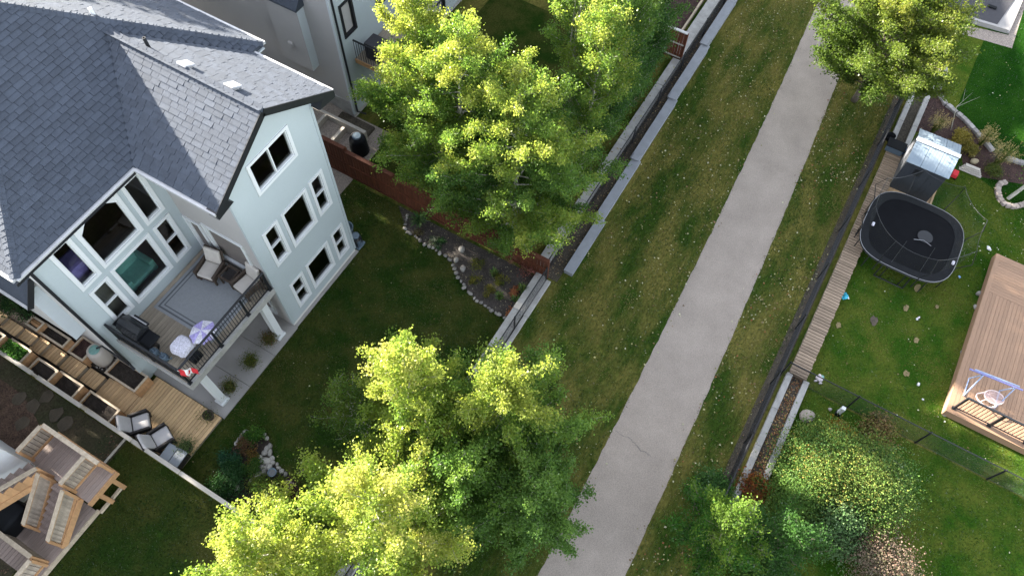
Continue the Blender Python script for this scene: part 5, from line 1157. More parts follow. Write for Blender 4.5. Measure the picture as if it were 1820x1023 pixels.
# ================================================================== TREES AND PLANTS
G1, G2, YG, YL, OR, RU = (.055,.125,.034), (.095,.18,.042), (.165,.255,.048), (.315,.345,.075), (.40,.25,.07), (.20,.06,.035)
def leaf_quads(C, size, up=.5, rng=RNG, aspect=.85):
    n = len(C); N_ = rng.normal(size=(n,3)); N_[:, 2] += up; N_ /= np.linalg.norm(N_, axis=1, keepdims=True)
    A = np.cross(N_, rng.normal(size=(n,3))); A /= np.linalg.norm(A, axis=1, keepdims=True)+1e-9; B = np.cross(N_, A)
    s = (size*rng.uniform(.65, 1.3, (n,1)))/2; b = s*aspect
    fold = N_*s*.25
    return np.stack([C+A*s, C+B*b+fold, C-A*s, C-B*b+fold], 1).reshape(-1, 3)
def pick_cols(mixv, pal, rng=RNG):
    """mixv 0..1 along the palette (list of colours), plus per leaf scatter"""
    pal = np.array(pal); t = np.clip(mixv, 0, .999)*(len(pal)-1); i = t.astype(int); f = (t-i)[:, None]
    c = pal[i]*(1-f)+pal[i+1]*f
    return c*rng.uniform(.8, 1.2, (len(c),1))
def tree(name, label, cat, base, h, rad, crown0, nleaf, pal, group=None, prof=None, nb=44, up=.55, leaf=.07, tr=.11, yellow=.35, bark=None, lean=(0,0), stems=1, seed=1, spread=.10, topy=.35):
    rr = random.Random(seed); rng = np.random.default_rng(seed); bark = bark or m_bark
    prof = prof or (lambda t: (min(1, .35+2.6*t) if t < .25 else 1-.80*((t-.25)/.75)**1.25))
    bx_, by_ = base; bz = gh(bx_, by_); r = empty(name, (bx_, by_, bz), label, cat, group)
    wob = [rr.uniform(-1,1) for _ in range(8)]
    def axis(t): return Vector((bx_+lean[0]*t+.10*math.sin(3*t+wob[0])*wob[1], by_+lean[1]*t+.10*math.sin(4*t+wob[2])*wob[3], bz+h*t))
    tk = MB(); tt = np.linspace(0, .97, 10); tk.tube([axis(t) for t in tt], [tr*(1-t*.9)+.008 for t in tt], 8)
    if stems > 1:
        for k in range(stems-1):
            a_ = rr.uniform(0, 6.28); q = .16; tk.tube([axis(t)+Vector((math.cos(a_)*q*min(1, t*6+.6), math.sin(a_)*q*min(1, t*6+.6), -.4*t)) for t in tt], [tr*.75*(1-t*.9)+.006 for t in tt], 6)
    tk.build('trunk', bark, r, smooth=True)
    lb = MB(); pts = []; mix = []
    tot = []
    for i in range(nb):
        ft = (i+.5)/nb; t = crown0+(1-crown0)*ft*.97; p = axis(t); az = i*2.39996+rr.uniform(-.4,.4)
        L_ = rad*prof(ft)*rr.uniform(.6, 1.12); d = Vector((math.cos(az), math.sin(az), up*rr.uniform(.6,1.4)))
        e = p+d*L_; mid = p.lerp(e, .5)+Vector((rr.uniform(-.1,.1), rr.uniform(-.1,.1), -.08*L_))
        br = tr*(1-t*.9)*.34+.006; lb.tube([p, mid, e], [br, br*.7, .005], 5, False)
        by0 = rr.random(); bm_ = rr.uniform(-.2, .2)
        nt = max(4, int(7*L_)+2)
        for k in range(nt):
            s_ = .22+.78*(k+rr.random())/nt; q = p.lerp(mid, s_*2) if s_ < .5 else mid.lerp(e, s_*2-1)
            dd = Vector((d.x+rr.gauss(0,.75), d.y+rr.gauss(0,.75), d.z+rr.gauss(.15,.45))).normalized(); l2 = rr.uniform(.18,.5)*(.6+.4*L_)*(1.15-.4*s_)
            e2 = q+dd*l2
            if rr.random() < .6: lb.tube([q, e2], [.008, .003], 3, False)
            clumpy = rr.random()
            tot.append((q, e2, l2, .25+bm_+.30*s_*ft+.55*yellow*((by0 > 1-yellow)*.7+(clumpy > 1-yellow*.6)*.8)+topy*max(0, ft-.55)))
    top = axis(.97)
    for k in range(8):
        q = axis(.80+.2*k/8); e2 = q+Vector((rr.gauss(0,.16), rr.gauss(0,.16), .32)); tot.append((q, e2, .5, .35+topy*.6)); lb.tube([q, e2], [.008, .003], 3, False)
    lb.build('limb', bark, r, kind='stuff')
    W = np.array([x[2] for x in tot])**.7; cnt = np.maximum(3, (W/W.sum()*nleaf)).astype(int)
    for (q, e2, l2, mx_), c in zip(tot, cnt):
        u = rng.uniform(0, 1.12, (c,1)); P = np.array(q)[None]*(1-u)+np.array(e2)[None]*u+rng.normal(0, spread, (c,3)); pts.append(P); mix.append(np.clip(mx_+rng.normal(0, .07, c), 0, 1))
    P = np.concatenate(pts); mv = np.concatenate(mix); k = P[:, 2] > bz+.1; P, mv = P[k], mv[k]
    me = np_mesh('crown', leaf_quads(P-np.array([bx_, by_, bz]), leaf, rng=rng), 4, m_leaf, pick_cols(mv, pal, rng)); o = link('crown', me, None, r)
    return r
def tip(u, v, h): p = at(u, v, h); return (p.x, p.y)
ASP = [G1, G2, YG, YL, YL]; ASPY = [G2, YG, (.24,.31,.06), YL, (.41,.39,.12)]; ASP_SHADE = [(.04,.095,.034), G1, G2, (.10,.15,.03), YG]  # the last palette is aspen leaves darkened to paint in shade
GA = 'tall aspens behind the red-brown fence'; GB = 'bright aspens at the bottom of the photo'; GC = 'columnar aspens along the rear wall'
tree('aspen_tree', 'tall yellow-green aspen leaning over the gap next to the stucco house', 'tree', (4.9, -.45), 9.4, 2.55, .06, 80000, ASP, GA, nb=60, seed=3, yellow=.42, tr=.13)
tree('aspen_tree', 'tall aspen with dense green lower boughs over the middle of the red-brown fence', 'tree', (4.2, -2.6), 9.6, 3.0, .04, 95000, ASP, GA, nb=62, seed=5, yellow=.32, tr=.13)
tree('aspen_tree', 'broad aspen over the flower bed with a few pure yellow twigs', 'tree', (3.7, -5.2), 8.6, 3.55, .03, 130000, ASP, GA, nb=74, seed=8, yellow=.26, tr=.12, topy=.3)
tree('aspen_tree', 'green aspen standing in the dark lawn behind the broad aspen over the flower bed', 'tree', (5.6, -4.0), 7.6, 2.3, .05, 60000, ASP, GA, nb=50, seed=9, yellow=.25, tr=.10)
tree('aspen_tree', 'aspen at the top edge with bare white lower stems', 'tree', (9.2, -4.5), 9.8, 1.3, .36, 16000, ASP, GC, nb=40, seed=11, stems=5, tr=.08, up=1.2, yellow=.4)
for i, (x, y, lab) in enumerate(((8.3, -5.9, 'columnar aspen with rusty upper twigs, first in the row along the concrete wall'), (9.7, -5.8, 'columnar aspen next to the one with rusty twigs by the concrete wall'), (11.0, -5.75, 'columnar aspen with leaves darkened for shade in the middle of the row by the concrete wall'), (12.3, -5.7, 'columnar aspen with leaves darkened for shade, second from the dark red fence panel'), (13.6, -5.7, 'columnar aspen with leaves darkened for shade, nearest to the dark red fence panel'), (14.9, -5.0, 'columnar aspen at the top edge behind the dark red fence panel'))):
    tree('columnar_aspen', lab, 'tree', (x, y), 8.8-.2*i, 1.4, .03, 34000, ASP if i < 1 else ASP_SHADE, GC, nb=60, seed=20+i, up=1.4, prof=lambda t: min(1, .55+2*t)*(1-.6*max(0, t-.4)/.6), stems=2, tr=.07, yellow=.4 if i < 1 else .15, spread=.13)
for i, x in enumerate((19, 22.5, 26)): tree('columnar_aspen', ('columnar aspen with leaves darkened for shade beyond the top edge of the photo', 'second columnar aspen with leaves darkened for shade beyond the top edge', 'third columnar aspen with leaves darkened for shade beyond the top edge')[i], 'tree', (x, -4.6), 8, 1.3, .08, 6000, ASP_SHADE, GC, nb=40, seed=40+i, up=1.3, tr=.07, yellow=.2)
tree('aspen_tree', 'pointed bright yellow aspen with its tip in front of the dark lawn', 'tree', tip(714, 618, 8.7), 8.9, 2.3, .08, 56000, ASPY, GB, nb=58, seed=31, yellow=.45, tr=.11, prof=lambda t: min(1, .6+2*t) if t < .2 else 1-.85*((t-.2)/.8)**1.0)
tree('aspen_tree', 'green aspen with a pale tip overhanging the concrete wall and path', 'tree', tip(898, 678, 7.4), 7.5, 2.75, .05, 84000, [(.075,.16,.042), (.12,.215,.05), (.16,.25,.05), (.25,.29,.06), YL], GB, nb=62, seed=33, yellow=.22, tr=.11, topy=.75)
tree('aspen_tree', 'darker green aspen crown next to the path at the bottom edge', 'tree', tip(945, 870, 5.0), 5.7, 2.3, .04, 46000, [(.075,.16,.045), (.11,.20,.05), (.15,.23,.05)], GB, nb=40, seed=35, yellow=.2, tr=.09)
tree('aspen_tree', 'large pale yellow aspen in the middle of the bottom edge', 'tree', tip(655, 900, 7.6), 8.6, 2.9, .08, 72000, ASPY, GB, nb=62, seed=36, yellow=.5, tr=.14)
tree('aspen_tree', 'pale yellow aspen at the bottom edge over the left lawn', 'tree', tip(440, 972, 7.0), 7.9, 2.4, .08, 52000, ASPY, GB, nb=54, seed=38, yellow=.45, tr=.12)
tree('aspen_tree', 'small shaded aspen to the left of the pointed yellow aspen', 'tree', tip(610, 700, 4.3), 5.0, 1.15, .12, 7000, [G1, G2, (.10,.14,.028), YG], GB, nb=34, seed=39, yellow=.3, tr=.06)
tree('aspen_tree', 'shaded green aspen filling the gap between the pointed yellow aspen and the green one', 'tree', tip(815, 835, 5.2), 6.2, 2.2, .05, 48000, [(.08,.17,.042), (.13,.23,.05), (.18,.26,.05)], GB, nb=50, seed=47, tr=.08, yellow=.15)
tree('ash_tree', 'broad green tree overhanging the path in the top right', 'tree', tip(1588, 62, 3.9), 6.0, 3.5, .18, 110000, [(.06,.11,.022), (.09,.14,.026), (.14,.175,.032), (.21,.205,.04)], None, nb=96, seed=42, up=.5, prof=lambda t: (.75+.5*min(t, .5)) if t < .55 else 1-.6*(t-.55)/.45, tr=.14, bark=m_barkd, yellow=.3, leaf=.08)
tree('small_tree', 'small bright green tree at the lower end of the leaf-filled trough', 'tree', tip(1290, 935, 3.4), 4.7, 1.7, .08, 20000, [G1, (.04,.12,.02), (.12,.19,.03), YG], None, nb=44, seed=44, tr=.07, bark=m_barkd, yellow=.4)
tree('small_tree', 'small dark green tree rooted in the shrubbery near the bottom edge', 'tree', tip(1395, 960, 2.4), 3.4, 1.4, .08, 12000, [(.02,.06,.02), G1, (.05,.12,.025), (.10,.16,.04)], None, nb=34, seed=45, tr=.06, bark=m_barkd, yellow=.2)
GS = 'unseen trees added in front of the houses to block low sun'  # unseen trees added to keep low sun off the path
for i, (x, y, hh_, rd) in enumerate(((-10.6, 21, 14.0, 3.0), (-14.5, 24, 12.5, 3.2), (3.2, 21.5, 14.6, 3.0), (-5.0, 27, 13.5, 3), (17.6, 22, 14.8, 2.6), (31.5, 22, 12, 2.8), (.6, 20, 14.4, 1.9))):
    tree('sun_block_tree', ('added unseen tree blocking sun in the gap left of the blue house', 'added unseen sun-blocking tree in front of the white sided house', 'added unseen tree blocking sun in the gap next to the stucco house', 'added unseen sun-blocking tree in front of the blue house', 'added unseen tree blocking sun in the gap right of the stucco house', 'added unseen sun-blocking tree farthest along the row', 'added narrow sun-blocking tree behind the right eave of the blue house')[i], 'tree', (x, y), hh_-2.4, rd, .06, 9000, [G1, G2, YG], GS, nb=60, seed=60+i, tr=.16, leaf=.34, bark=m_barkd, prof=lambda t: .85+.3*min(t, .5) if t < .8 else 1-1.6*(t-.8), spread=.22)
# crown of the young tree at the right edge
rng = np.random.default_rng(90); C = np.array(YT_TOP-WLOC[yt.name])[None]+rng.normal(0, (.45,.5,.45), (2600,3)); o = link('crown', np_mesh('crown', leaf_quads(C, .075, rng=rng), 4, m_leaf, pick_cols(np.clip(rng.normal(.5,.2,2600),0,1), [G1, (.05,.13,.02), YG, YL], rng)), None, yt)
def shrub(name, label, cat, u, v, zc, rx, ry, h, n, pal, seed, leaf=.07, group=None, stems=14, clump=26, loc=None, mixc=.5, mats=None):
    rng = np.random.default_rng(seed); p = at(u, v, zc) if loc is None else Vector(loc); bx_, by_ = p.x, p.y; bz = gh(bx_, by_) if loc is None else loc[2]
    r = empty(name, (bx_, by_, bz), label, cat, group); lb = MB(); C = []; mv = []
    for k in range(clump):
        a_ = rng.uniform(0, 6.28); q = math.sqrt(rng.uniform(0, 1)); cx, cy = rx*q*math.cos(a_)*.85, ry*q*math.sin(a_)*.85; cz = h*(1-.55*q*q)*rng.uniform(.6, 1.0)
        if k < stems: lb.tube([(bx_+cx*.12, by_+cy*.12, bz), (bx_+cx*.5, by_+cy*.5, bz+cz*.6), (bx_+cx, by_+cy, bz+cz)], [.016*max(.4,h), .011*max(.4,h), .003], 4, False)
        nn = int(n/clump*rng.uniform(.6, 1.4)); sx = max(rx, ry)*rng.uniform(.16, .30); P = rng.normal(0, (sx, sx, sx*.75), (nn,3))+np.array([cx, cy, cz*.85]); C.append(P); mv.append(np.clip(rng.normal(mixc, .22)+rng.normal(0, .12, nn), 0, 1))
    C = np.concatenate(C); mv = np.concatenate(mv); k = C[:, 2] > .02; C, mv = C[k], mv[k]
    lb.build('stems', m_barkd, r, kind='stuff'); link('foliage', np_mesh('foliage', leaf_quads(C, leaf, rng=rng), 4, m_plant, pick_cols(mv, pal, rng)), None, r); return r
SH = [(.055,.12,.03), (.09,.165,.038), (.14,.20,.042), (.21,.205,.05), (.26,.14,.05)]
shrub('large_shrub', 'large rounded shrub turning yellow and orange beside the crossing fence', 'shrub', 1470, 822, 1.2, 1.45, 1.35, 2.1, 32000, SH, 51, leaf=.055, clump=80, mixc=.36)
shrub('large_shrub', 'large olive green shrub in the middle of the right-hand shrubbery', 'shrub', 1545, 850, 1.2, 1.5, 1.5, 2.2, 34000, [(.055,.12,.03), (.09,.16,.038), (.14,.19,.042), (.20,.175,.05)], 52, leaf=.055, clump=80, mixc=.4)
shrub('large_shrub', 'fresh green shrub between the small trees and the olive shrub', 'shrub', 1425, 885, .9, 1.2, 1.0, 1.5, 16000, [(.05,.11,.026), (.08,.15,.034), (.13,.2,.04)], 60, leaf=.055, clump=50, mixc=.45)
shrub('silver_shrub', 'grey-green shrub at the lower side of the shrubbery', 'shrub', 1490, 925, .8, 1.1, 1.0, 1.4, 8000, [(.045,.10,.035), (.08,.15,.055), (.13,.19,.09)], 53, clump=36)
shrub('pink_shrub', 'pinkish dry shrub at the bottom edge under the shrubbery', 'shrub', 1568, 1000, .8, 1.2, 1.0, 1.3, 9000, [(.07,.10,.04), (.13,.12,.07), (.20,.15,.12), (.15,.08,.06)], 54, clump=40, leaf=.055)
shrub('yellow_shrub', 'low orange-yellow shrub right below the white post box', 'shrub', 1492, 776, .4, .6, .4, .7, 4500, [YG, (.24,.19,.03), (.30,.14,.03), (.10,.12,.03)], 55, clump=24)
shrub('low_shrub', 'low shrub with brown seed heads under the crossing fence', 'shrub', 1560, 768, .4, .8, .5, .7, 4000, [(.06,.10,.03), (.20,.13,.06), (.10,.12,.03), (.26,.16,.10)], 56, clump=24)
shrub('fallen_hedge', 'rusty leaved low shrub in the trough end by the small bright tree', 'shrub', 1340, 868, .3, .6, .45, .6, 2500, [G1, (.20,.06,.03), (.28,.10,.03), YG], 57, clump=16)
shrub('dark_shrub', 'dark green shrub growing against the fence above the small bright tree', 'shrub', 1270, 862, .9, .75, .6, 1.3, 5000, [(.02,.06,.02), G1, G2], 58, clump=24)
shrub('bottom_shrub', 'bright green shrub at the bottom edge between the small trees', 'shrub', 1350, 1012, .8, 1.0, .8, 1.3, 6000, [(.03,.08,.02), (.06,.13,.03), YG], 59, clump=30)
# island bed plants
for i, (x, y, rx, h, n, pal, lab) in enumerate((
    (215, 420, .62, .75, 4200, [(.02,.055,.02), (.035,.09,.03), (.06,.13,.05)], 'dark green rounded shrub at the fence side of the island bed'),
    (120, 470, .40, .5, 2200, [(.02,.06,.02), (.04,.10,.03), (.07,.14,.04)], 'leafy green plant at the fence corner of the island bed'),
    (190, 280, .38, .5, 2000, [(.02,.06,.03), (.03,.09,.05), (.05,.12,.07)], 'blue-green leafy plant at the lawn edge of the island bed'),
    (330, 350, .36, .45, 1800, [(.03,.08,.02), (.06,.13,.03), (.12,.15,.03)], 'mid green plant beside the river stones'),
    (360, 130, .36, .4, 1800, [(.03,.08,.02), (.05,.13,.02), (.09,.17,.03)], 'fresh green plant at the tip of the island bed'),
    (290, 200, .34, .35, 1500, [(.10,.05,.03), (.15,.08,.05), (.10,.10,.03)], 'brown-leaved plant inside the tip of the island bed'),
    (340, 275, .26, .3, 900, [(.18,.08,.03), (.12,.10,.03), (.25,.13,.04)], 'small orange-brown plant next to the brown-leaved one'),
    (395, 480, .34, .5, 1600, [(.04,.09,.02), (.10,.15,.03), (.2,.2,.04)], 'yellow-green plant below the water bowl'),
    (500, 470, .36, .4, 1900, [(.05,.11,.015), (.09,.15,.02), (.13,.16,.02)], 'mossy green mound beside the water bowl'),
    (560, 545, .50, .6, 2600, [(.05,.022,.018), (.085,.035,.025), (.06,.05,.02)], 'dark red-brown leaved plant under the yellow aspen'))):
    u, v = zoomed(x, y, 360, 740, 3.933); shrub('bed_plant', lab, 'plant', u, v, h*.5, rx, rx, h, n, pal, 200+i, leaf=.05, group='plants of the island bed', stems=8, clump=14)
# flower bed plants
def tuft(name, label, u, v, h, n, pal, seed, spreadr=.25, wid=.03, cat='plant', group=None, plume=None, loc=None):
    rng = np.random.default_rng(seed); p = at(u, v, h*.3) if loc is None else Vector(loc); bz = 0 if loc is None else loc[2]
    r = empty(name, (p.x, p.y, bz), label, cat, group); a_ = rng.uniform(0, 6.283, n); l_ = rng.uniform(.3, 1, n)*spreadr; hh_ = h*rng.uniform(.6, 1.1, n)
    D = np.stack([np.cos(a_), np.sin(a_), np.zeros(n)], 1); S_ = np.stack([-np.sin(a_), np.cos(a_), np.zeros(n)], 1); b0 = D*rng.uniform(0, .07, (n,1))
    mid = b0+D*(l_*.45)[:, None]; mid[:, 2] = hh_*.75; end = b0+D*l_[:, None]; end[:, 2] = hh_*rng.uniform(.7, 1.1, n)
    w_ = wid*rng.uniform(.6, 1.2, (n,1))/2
    q1 = np.stack([b0-S_*w_, b0+S_*w_, mid+S_*w_, mid-S_*w_], 1); q2 = np.stack([mid-S_*w_, mid+S_*w_, end+S_*w_*.15, end-S_*w_*.15], 1)
    V = np.concatenate([q1, q2], 0).reshape(-1,3); c = pick_cols(np.clip(rng.normal(.5,.3,n),0,1), pal, rng)
    link('blades', np_mesh('blades', V, 4, m_plant, np.concatenate([c, c])), None, r)
    if plume:
        m_ = n//3; idx = rng.choice(n, m_, replace=False); P = (end[idx][:, None, :]+np.stack([D[idx]*.5, np.zeros((m_,3))], 1)[:, :1, :]*rng.uniform(0, .35, (m_, 14, 1))*.5+np.array([0,0,1.0])*rng.uniform(-.05, .38, (m_, 14, 1))).reshape(-1,3)+rng.normal(0, .012, (m_*14, 3))
        link('plume', np_mesh('plume', leaf_quads(P, .035, up=0, rng=rng), 4, m_plant, pick_cols(rng.uniform(0,1,len(P)), plume, rng)), None, r)
    return r
PL = [(.34,.26,.12), (.42,.33,.17), (.30,.22,.09)]; GG = [(.05,.09,.02), (.09,.12,.03), (.20,.18,.05)]
for i, (u, v, h, s_) in enumerate(((1662, 228, .75, .35), (1746, 252, .7, .3), (1775, 285, .9, .5))):
    tuft('feather_grass', ('feathery golden grass at the upper end of the mulch bed', 'feathery golden grass against the edging blocks above the shed', 'wide feathery golden grass near the right photo edge')[i], u, v, h, 260, GG, 300+i, s_, .02, 'grass plant', 'ornamental grasses in the mulch bed', PL)
shrub('yellow_shrub', 'low yellow shrub in the mulch bed above the shed roof', 'shrub', 1710, 240, .3, .42, .36, .5, 2600, [(.20,.17,.04), (.30,.24,.05), (.34,.28,.08)], 310, leaf=.05)
shrub('yellow_shrub', 'olive yellow shrub hugging the corner of the shed roof', 'shrub', 1727, 262, .3, .36, .34, .45, 2000, [(.10,.12,.03), (.20,.17,.04), (.26,.20,.05)], 311, leaf=.05)
shrub('low_shrub', 'low green shrub below the feathery grass near the brick ring', 'shrub', 1765, 303, .2, .45, .4, .4, 2000, [(.05,.09,.02), (.10,.12,.03), (.16,.14,.04)], 312, leaf=.045)
st2 = at(1690, 232); dm = empty('bare_sapling', (st2.x, st2.y, 0), 'leafless thin sapling leaning over the edging blocks', 'sapling'); a2, a3 = at(1700, 190, 1.3), at(1728, 165, 2.0)
MB().tube([st2, a2, a3], [.022, .014, .004], 5).tube([a2, at(1742, 172, 1.7)], [.010, .003], 4).tube([a2.lerp(a3, .4), at(1716, 158, 2.1)], [.007, .003], 4).build('stem', m_bark, dm)
z8p = lambda x, y: zoomed(x, y, 700, 340, 3.936)
tuft('lily_clump', 'clump of long strappy leaves at the upper end of the flower bed', *z8p(180, 210), .55, 90, [(.04,.10,.03), (.07,.14,.05), (.12,.18,.06)], 320, .5, .045)
for i, (x, y, rx, h, n, pal, lab) in enumerate(((838, 695, .24, .3, 900, [(.30,.10,.06), (.42,.16,.08), (.30,.14,.06)], 'upper of the two coral-orange flowering plants near the concrete wall'), (825, 850, .24, .28, 900, [(.30,.10,.06), (.42,.16,.08), (.30,.14,.06)], 'lower of the two coral-orange flowering plants near the concrete wall'), (840, 450, .34, .6, 900, [(.26,.12,.09), (.34,.17,.12), (.16,.10,.06)], 'dusty pink shrub under the branch tips by the red-brown fence'), (960, 545, .45, .5, 900, [(.20,.07,.06), (.28,.11,.09), (.14,.07,.05)], 'rusty red shrub against the last fence panel'),
     (745, 610, .3, .35, 700, [(.05,.09,.02), (.14,.15,.03), (.22,.19,.04)], 'yellowing perennial in the middle of the flower bed'), (590, 500, .3, .3, 600, [(.05,.09,.02), (.12,.13,.03), (.2,.18,.04)], 'sparse yellow-green plant near the pale boulder'), (570, 620, .28, .3, 600, [(.05,.09,.02), (.16,.15,.03), (.24,.19,.04)], 'speckled yellow plant along the stone edge'), (660, 690, .26, .3, 600, [(.05,.09,.02), (.14,.13,.03), (.22,.16,.04)], 'yellow-brown plant at the lower bend of the flower bed'), (270, 350, .3, .3, 700, [(.05,.07,.05), (.10,.12,.09), (.07,.08,.06)], 'grey-green plant behind the upper edging stones'), (320, 365, .25, .3, 700, [(.02,.05,.02), (.03,.08,.03), (.05,.10,.04)], 'small dark green plant between the edging stones and the fence'), (170, 290, .2, .2, 400, [(.14,.10,.06), (.10,.10,.04), (.18,.14,.09)], 'dry brown plant at the first edging stones'))):
    u, v = z8p(x, y); shrub('garden_plant', lab, 'plant', u, v, h*.5, rx, rx, h, n, pal, 330+i, leaf=.045, group='plants of the flower bed', stems=7, clump=9)
for i, (x, y, h, n) in enumerate(((900, 690, .5, 60), (740, 740, .45, 70), (850, 760, .4, 40), (700, 580, .4, 50))):
    u, v = z8p(x, y); tuft('iris_clump', ('upright green blades next to the upper coral plant', 'upright yellow-green blades in the lower flower bed', 'few green blades between the two coral plants', 'thin blades in the shade of the aspen')[i], u, v, h, n, [(.05,.12,.03), (.09,.17,.04), (.18,.2,.05)], 350+i, .22, .03, group='blade plants of the flower bed')
# pots with plants
POTS = [((479, 604), .06, 'potted plant with a reddish rim beside the right white column', .17, [(.05,.09,.02), (.12,.13,.04), (.20,.08,.05)]), ((446, 643), .06, 'potted bushy plant in the middle of the concrete patio', .19, [(.05,.09,.02), (.10,.13,.03), (.16,.15,.03)]), ((409, 688), .06, 'potted plant next to the left white column', .18, [(.05,.09,.02), (.12,.14,.04), (.20,.15,.05)]), ((371, 738), .16, 'dark pot with thin stems at the corner of the cedar deck', .19, [(.04,.08,.02), (.09,.12,.03), (.14,.13,.04)]), ((332, 795), .16, 'potted spiky green plant beside the grey storage box', .19, [(.04,.08,.03), (.09,.14,.05), (.16,.19,.08)])]
for i, ((u, v), z, lab, r_, pal) in enumerate(POTS):
    p = at(u, v, z+.2); pr_ = empty('potted_plant', (p.x, p.y, z), lab, 'potted plant', 'potted plants around the patio')
    MB().lathe((p.x, p.y, z), [(r_*.72,0),(r_,.26),(r_*1.06,.27),(r_*1.06,.30),(r_*.9,.30),(r_*.85,.25)], 20).build('pot', m_terra, pr_, smooth=False); MB().lathe((p.x, p.y, z+.24), [(r_*.88,0),(r_*.5,.02),(.0,.03)], 16).build('soil', m_soil, pr_)
    rng = np.random.default_rng(400+i); n = 1300 if i != 3 else 260
    C = rng.normal(0, (r_*.85, r_*.85, .09), (n,3))+np.array([(-.07 if i == 3 else 0), 0, .36]); link('foliage', np_mesh('foliage', leaf_quads(C, .05, rng=rng, aspect=.5), 4, m_plant, pick_cols(rng.uniform(0,1,n), pal, rng)), None, pr_)
# greens in the boxes and by the wall
def boxplants(P, n, label, pal, seed, h=.25, leaf=.07):
    x0, x1, y0, y1, zt = P; rng = np.random.default_rng(seed); C = np.stack([rng.uniform(x0+.06, x1-.06, n), rng.uniform(y0+.06, y1-.06, n), zt+h*rng.uniform(-.2, .9, n)**1.0], 1)
    L0 = np.array([(x0+x1)/2, (y0+y1)/2, zt-.05]); o = link('leafy_greens', np_mesh('leafy_greens', leaf_quads(C-L0, leaf, rng=rng), 4, m_plant, pick_cols(rng.uniform(0,1,n), pal, rng)), None); o.location = L0; tag(o, label, 'plant'); return o
boxplants(LEAFY, 1500, 'bright green leafy vegetables filling a planter box', [(.03,.09,.02), (.06,.17,.03), (.12,.24,.05)], 420)
x0, x1, y0, y1, zt = POTBOX
MB().rbox(x0+.1, x1-.06, y0+.05, y1-.05, zt-.3, zt+.03, .12, 3).thing('oval_tub', m_lumberface, 'round-ended wooden tub standing in the upper planter box', 'tub', smooth=True)
pv = at(25, 545, 1.9); shrub('ivy_shrub', 'dark leafy shrub against the pale house wall at the left edge', 'shrub', 30, 548, 1.9, .38, .65, .5, 3000, [(.02,.05,.02), (.04,.09,.03), (.07,.13,.04)], 421, leaf=.06, loc=(pv.x+.05, pv.y, 1.6))
# ------------------------------------------------------------------ grass and fallen leaves
def inpoly(X, Y, poly):
    ins = np.zeros(len(X), bool); n = len(poly)
    for i in range(n):
        x1, y1 = poly[i]; x2, y2 = poly[(i+1) % n]
        c = ((y1 > Y) != (y2 > Y)) & (X < (x2-x1)*(Y-y1)/(y2-y1+1e-12)+x1); ins ^= c
    return ins
def visible(X, Y, m_=30):
    d = np.stack([X-CAM.x, Y-CAM.y, np.full(len(X), -CAM.z)], 1); z = d@np.array(c_f); u = 910+F_PX*(d@np.array(c_r))/z; v = 511.5-F_PX*(d@np.array(c_u))/z
    return (z > 0) & (u > -m_) & (u < 1820+m_) & (v > -m_) & (v < 1023+m_)
def wavy(X, Y, sc, seed):
    r = np.random.default_rng(seed); v = np.zeros(len(X))
    for k in range(14):
        a = r.uniform(0, 6.28); f = sc*r.uniform(.5, 2.2); v += np.sin((X*np.cos(a)+Y*np.sin(a))*f+r.uniform(0, 6.28))/1.0
    return v/14*2.2
def grass(label_mat, region, dens, h, cols, seed, excl=(), test=None, xs=1.0):
    rng = np.random.default_rng(seed); xs_ = [p[0] for p in region]; ys_ = [p[1] for p in region]; A = (max(xs_)-min(xs_))*(max(ys_)-min(ys_)); n = int(A*dens)
    X = rng.uniform(min(xs_), max(xs_), n); Y = rng.uniform(min(ys_), max(ys_), n); k = inpoly(X, Y, region) & visible(X, Y)
    for e in excl: k &= ~inpoly(X, Y, e)
    if test is not None: k &= test(X, Y)
    X, Y = X[k], Y[k]; n = len(X); a = rng.uniform(0, 6.283, n); w = rng.uniform(.008, .016, n); hh_ = h*rng.uniform(.5, 1.3, n)
    B = np.stack([X, Y, np.full(n, .003)], 1); S_ = np.stack([np.cos(a)*w, np.sin(a)*w, np.zeros(n)], 1); b2 = rng.uniform(0, 6.283, n); ln = hh_*rng.uniform(.3, 1.4, n)
    T_ = B+np.stack([np.cos(b2)*ln, np.sin(b2)*ln, hh_], 1)
    m_ = np.clip(.42+.85*wavy(X*xs, Y, 1.1, seed)+.5*wavy(X*xs, Y, 4, seed+1)+rng.normal(0, .16, n), 0, 1)
    me = np_mesh('grass', np.stack([B-S_, B+S_, T_], 1).reshape(-1,3), 3, m_grassblade, pick_cols(m_, cols, rng)); o = link('grass', me, None); tag(o, label_mat, 'grass', None, 'stuff'); return n
bedxy = bedp; rgxy = poly_at(RG)
def offpath(X, Y): j = RNG.normal(0, .035, len(X))+.04*wavy(X, Y, 3.0, 5); return (Y > np.polyval(cL, np.clip(X, -9, 25))+j) | (Y < np.polyval(cR, np.clip(X, -9, 25))+j)
DK = [(.016,.042,.008), (.029,.060,.012), (.053,.074,.018), (.10,.090,.034)]
VG = [(.028,.062,.012), (.052,.092,.018), (.096,.116,.028), (.20,.17,.066)]
BR = [(.023,.066,.009), (.044,.100,.014), (.080,.124,.022), (.155,.142,.040)]
LW = [(-10.25, -6.85), (2.7, -6.85), (2.7, 2.2), (.55, 2.2), (.55, -.14), (-8.15, -.17), (-10.25, -.17)]
ng = 0
ng += grass('dark green lawn grass of the main yard', LW, 420, .055, DK, 1, (bedxy, rgxy))
ng += grass('dark green lawn grass of the left yard', [(-20, -7), (-10.5, -7), (-10.5, 2.2), (-20, 2.2)], 420, .055, DK, 2)
ng += grass('patchy grass of the left side yard', [(-20, 2.2), (-10.5, 2.2), (-10.5, 4.1), (-20, 4.1)], 200, .05, DK, 12)
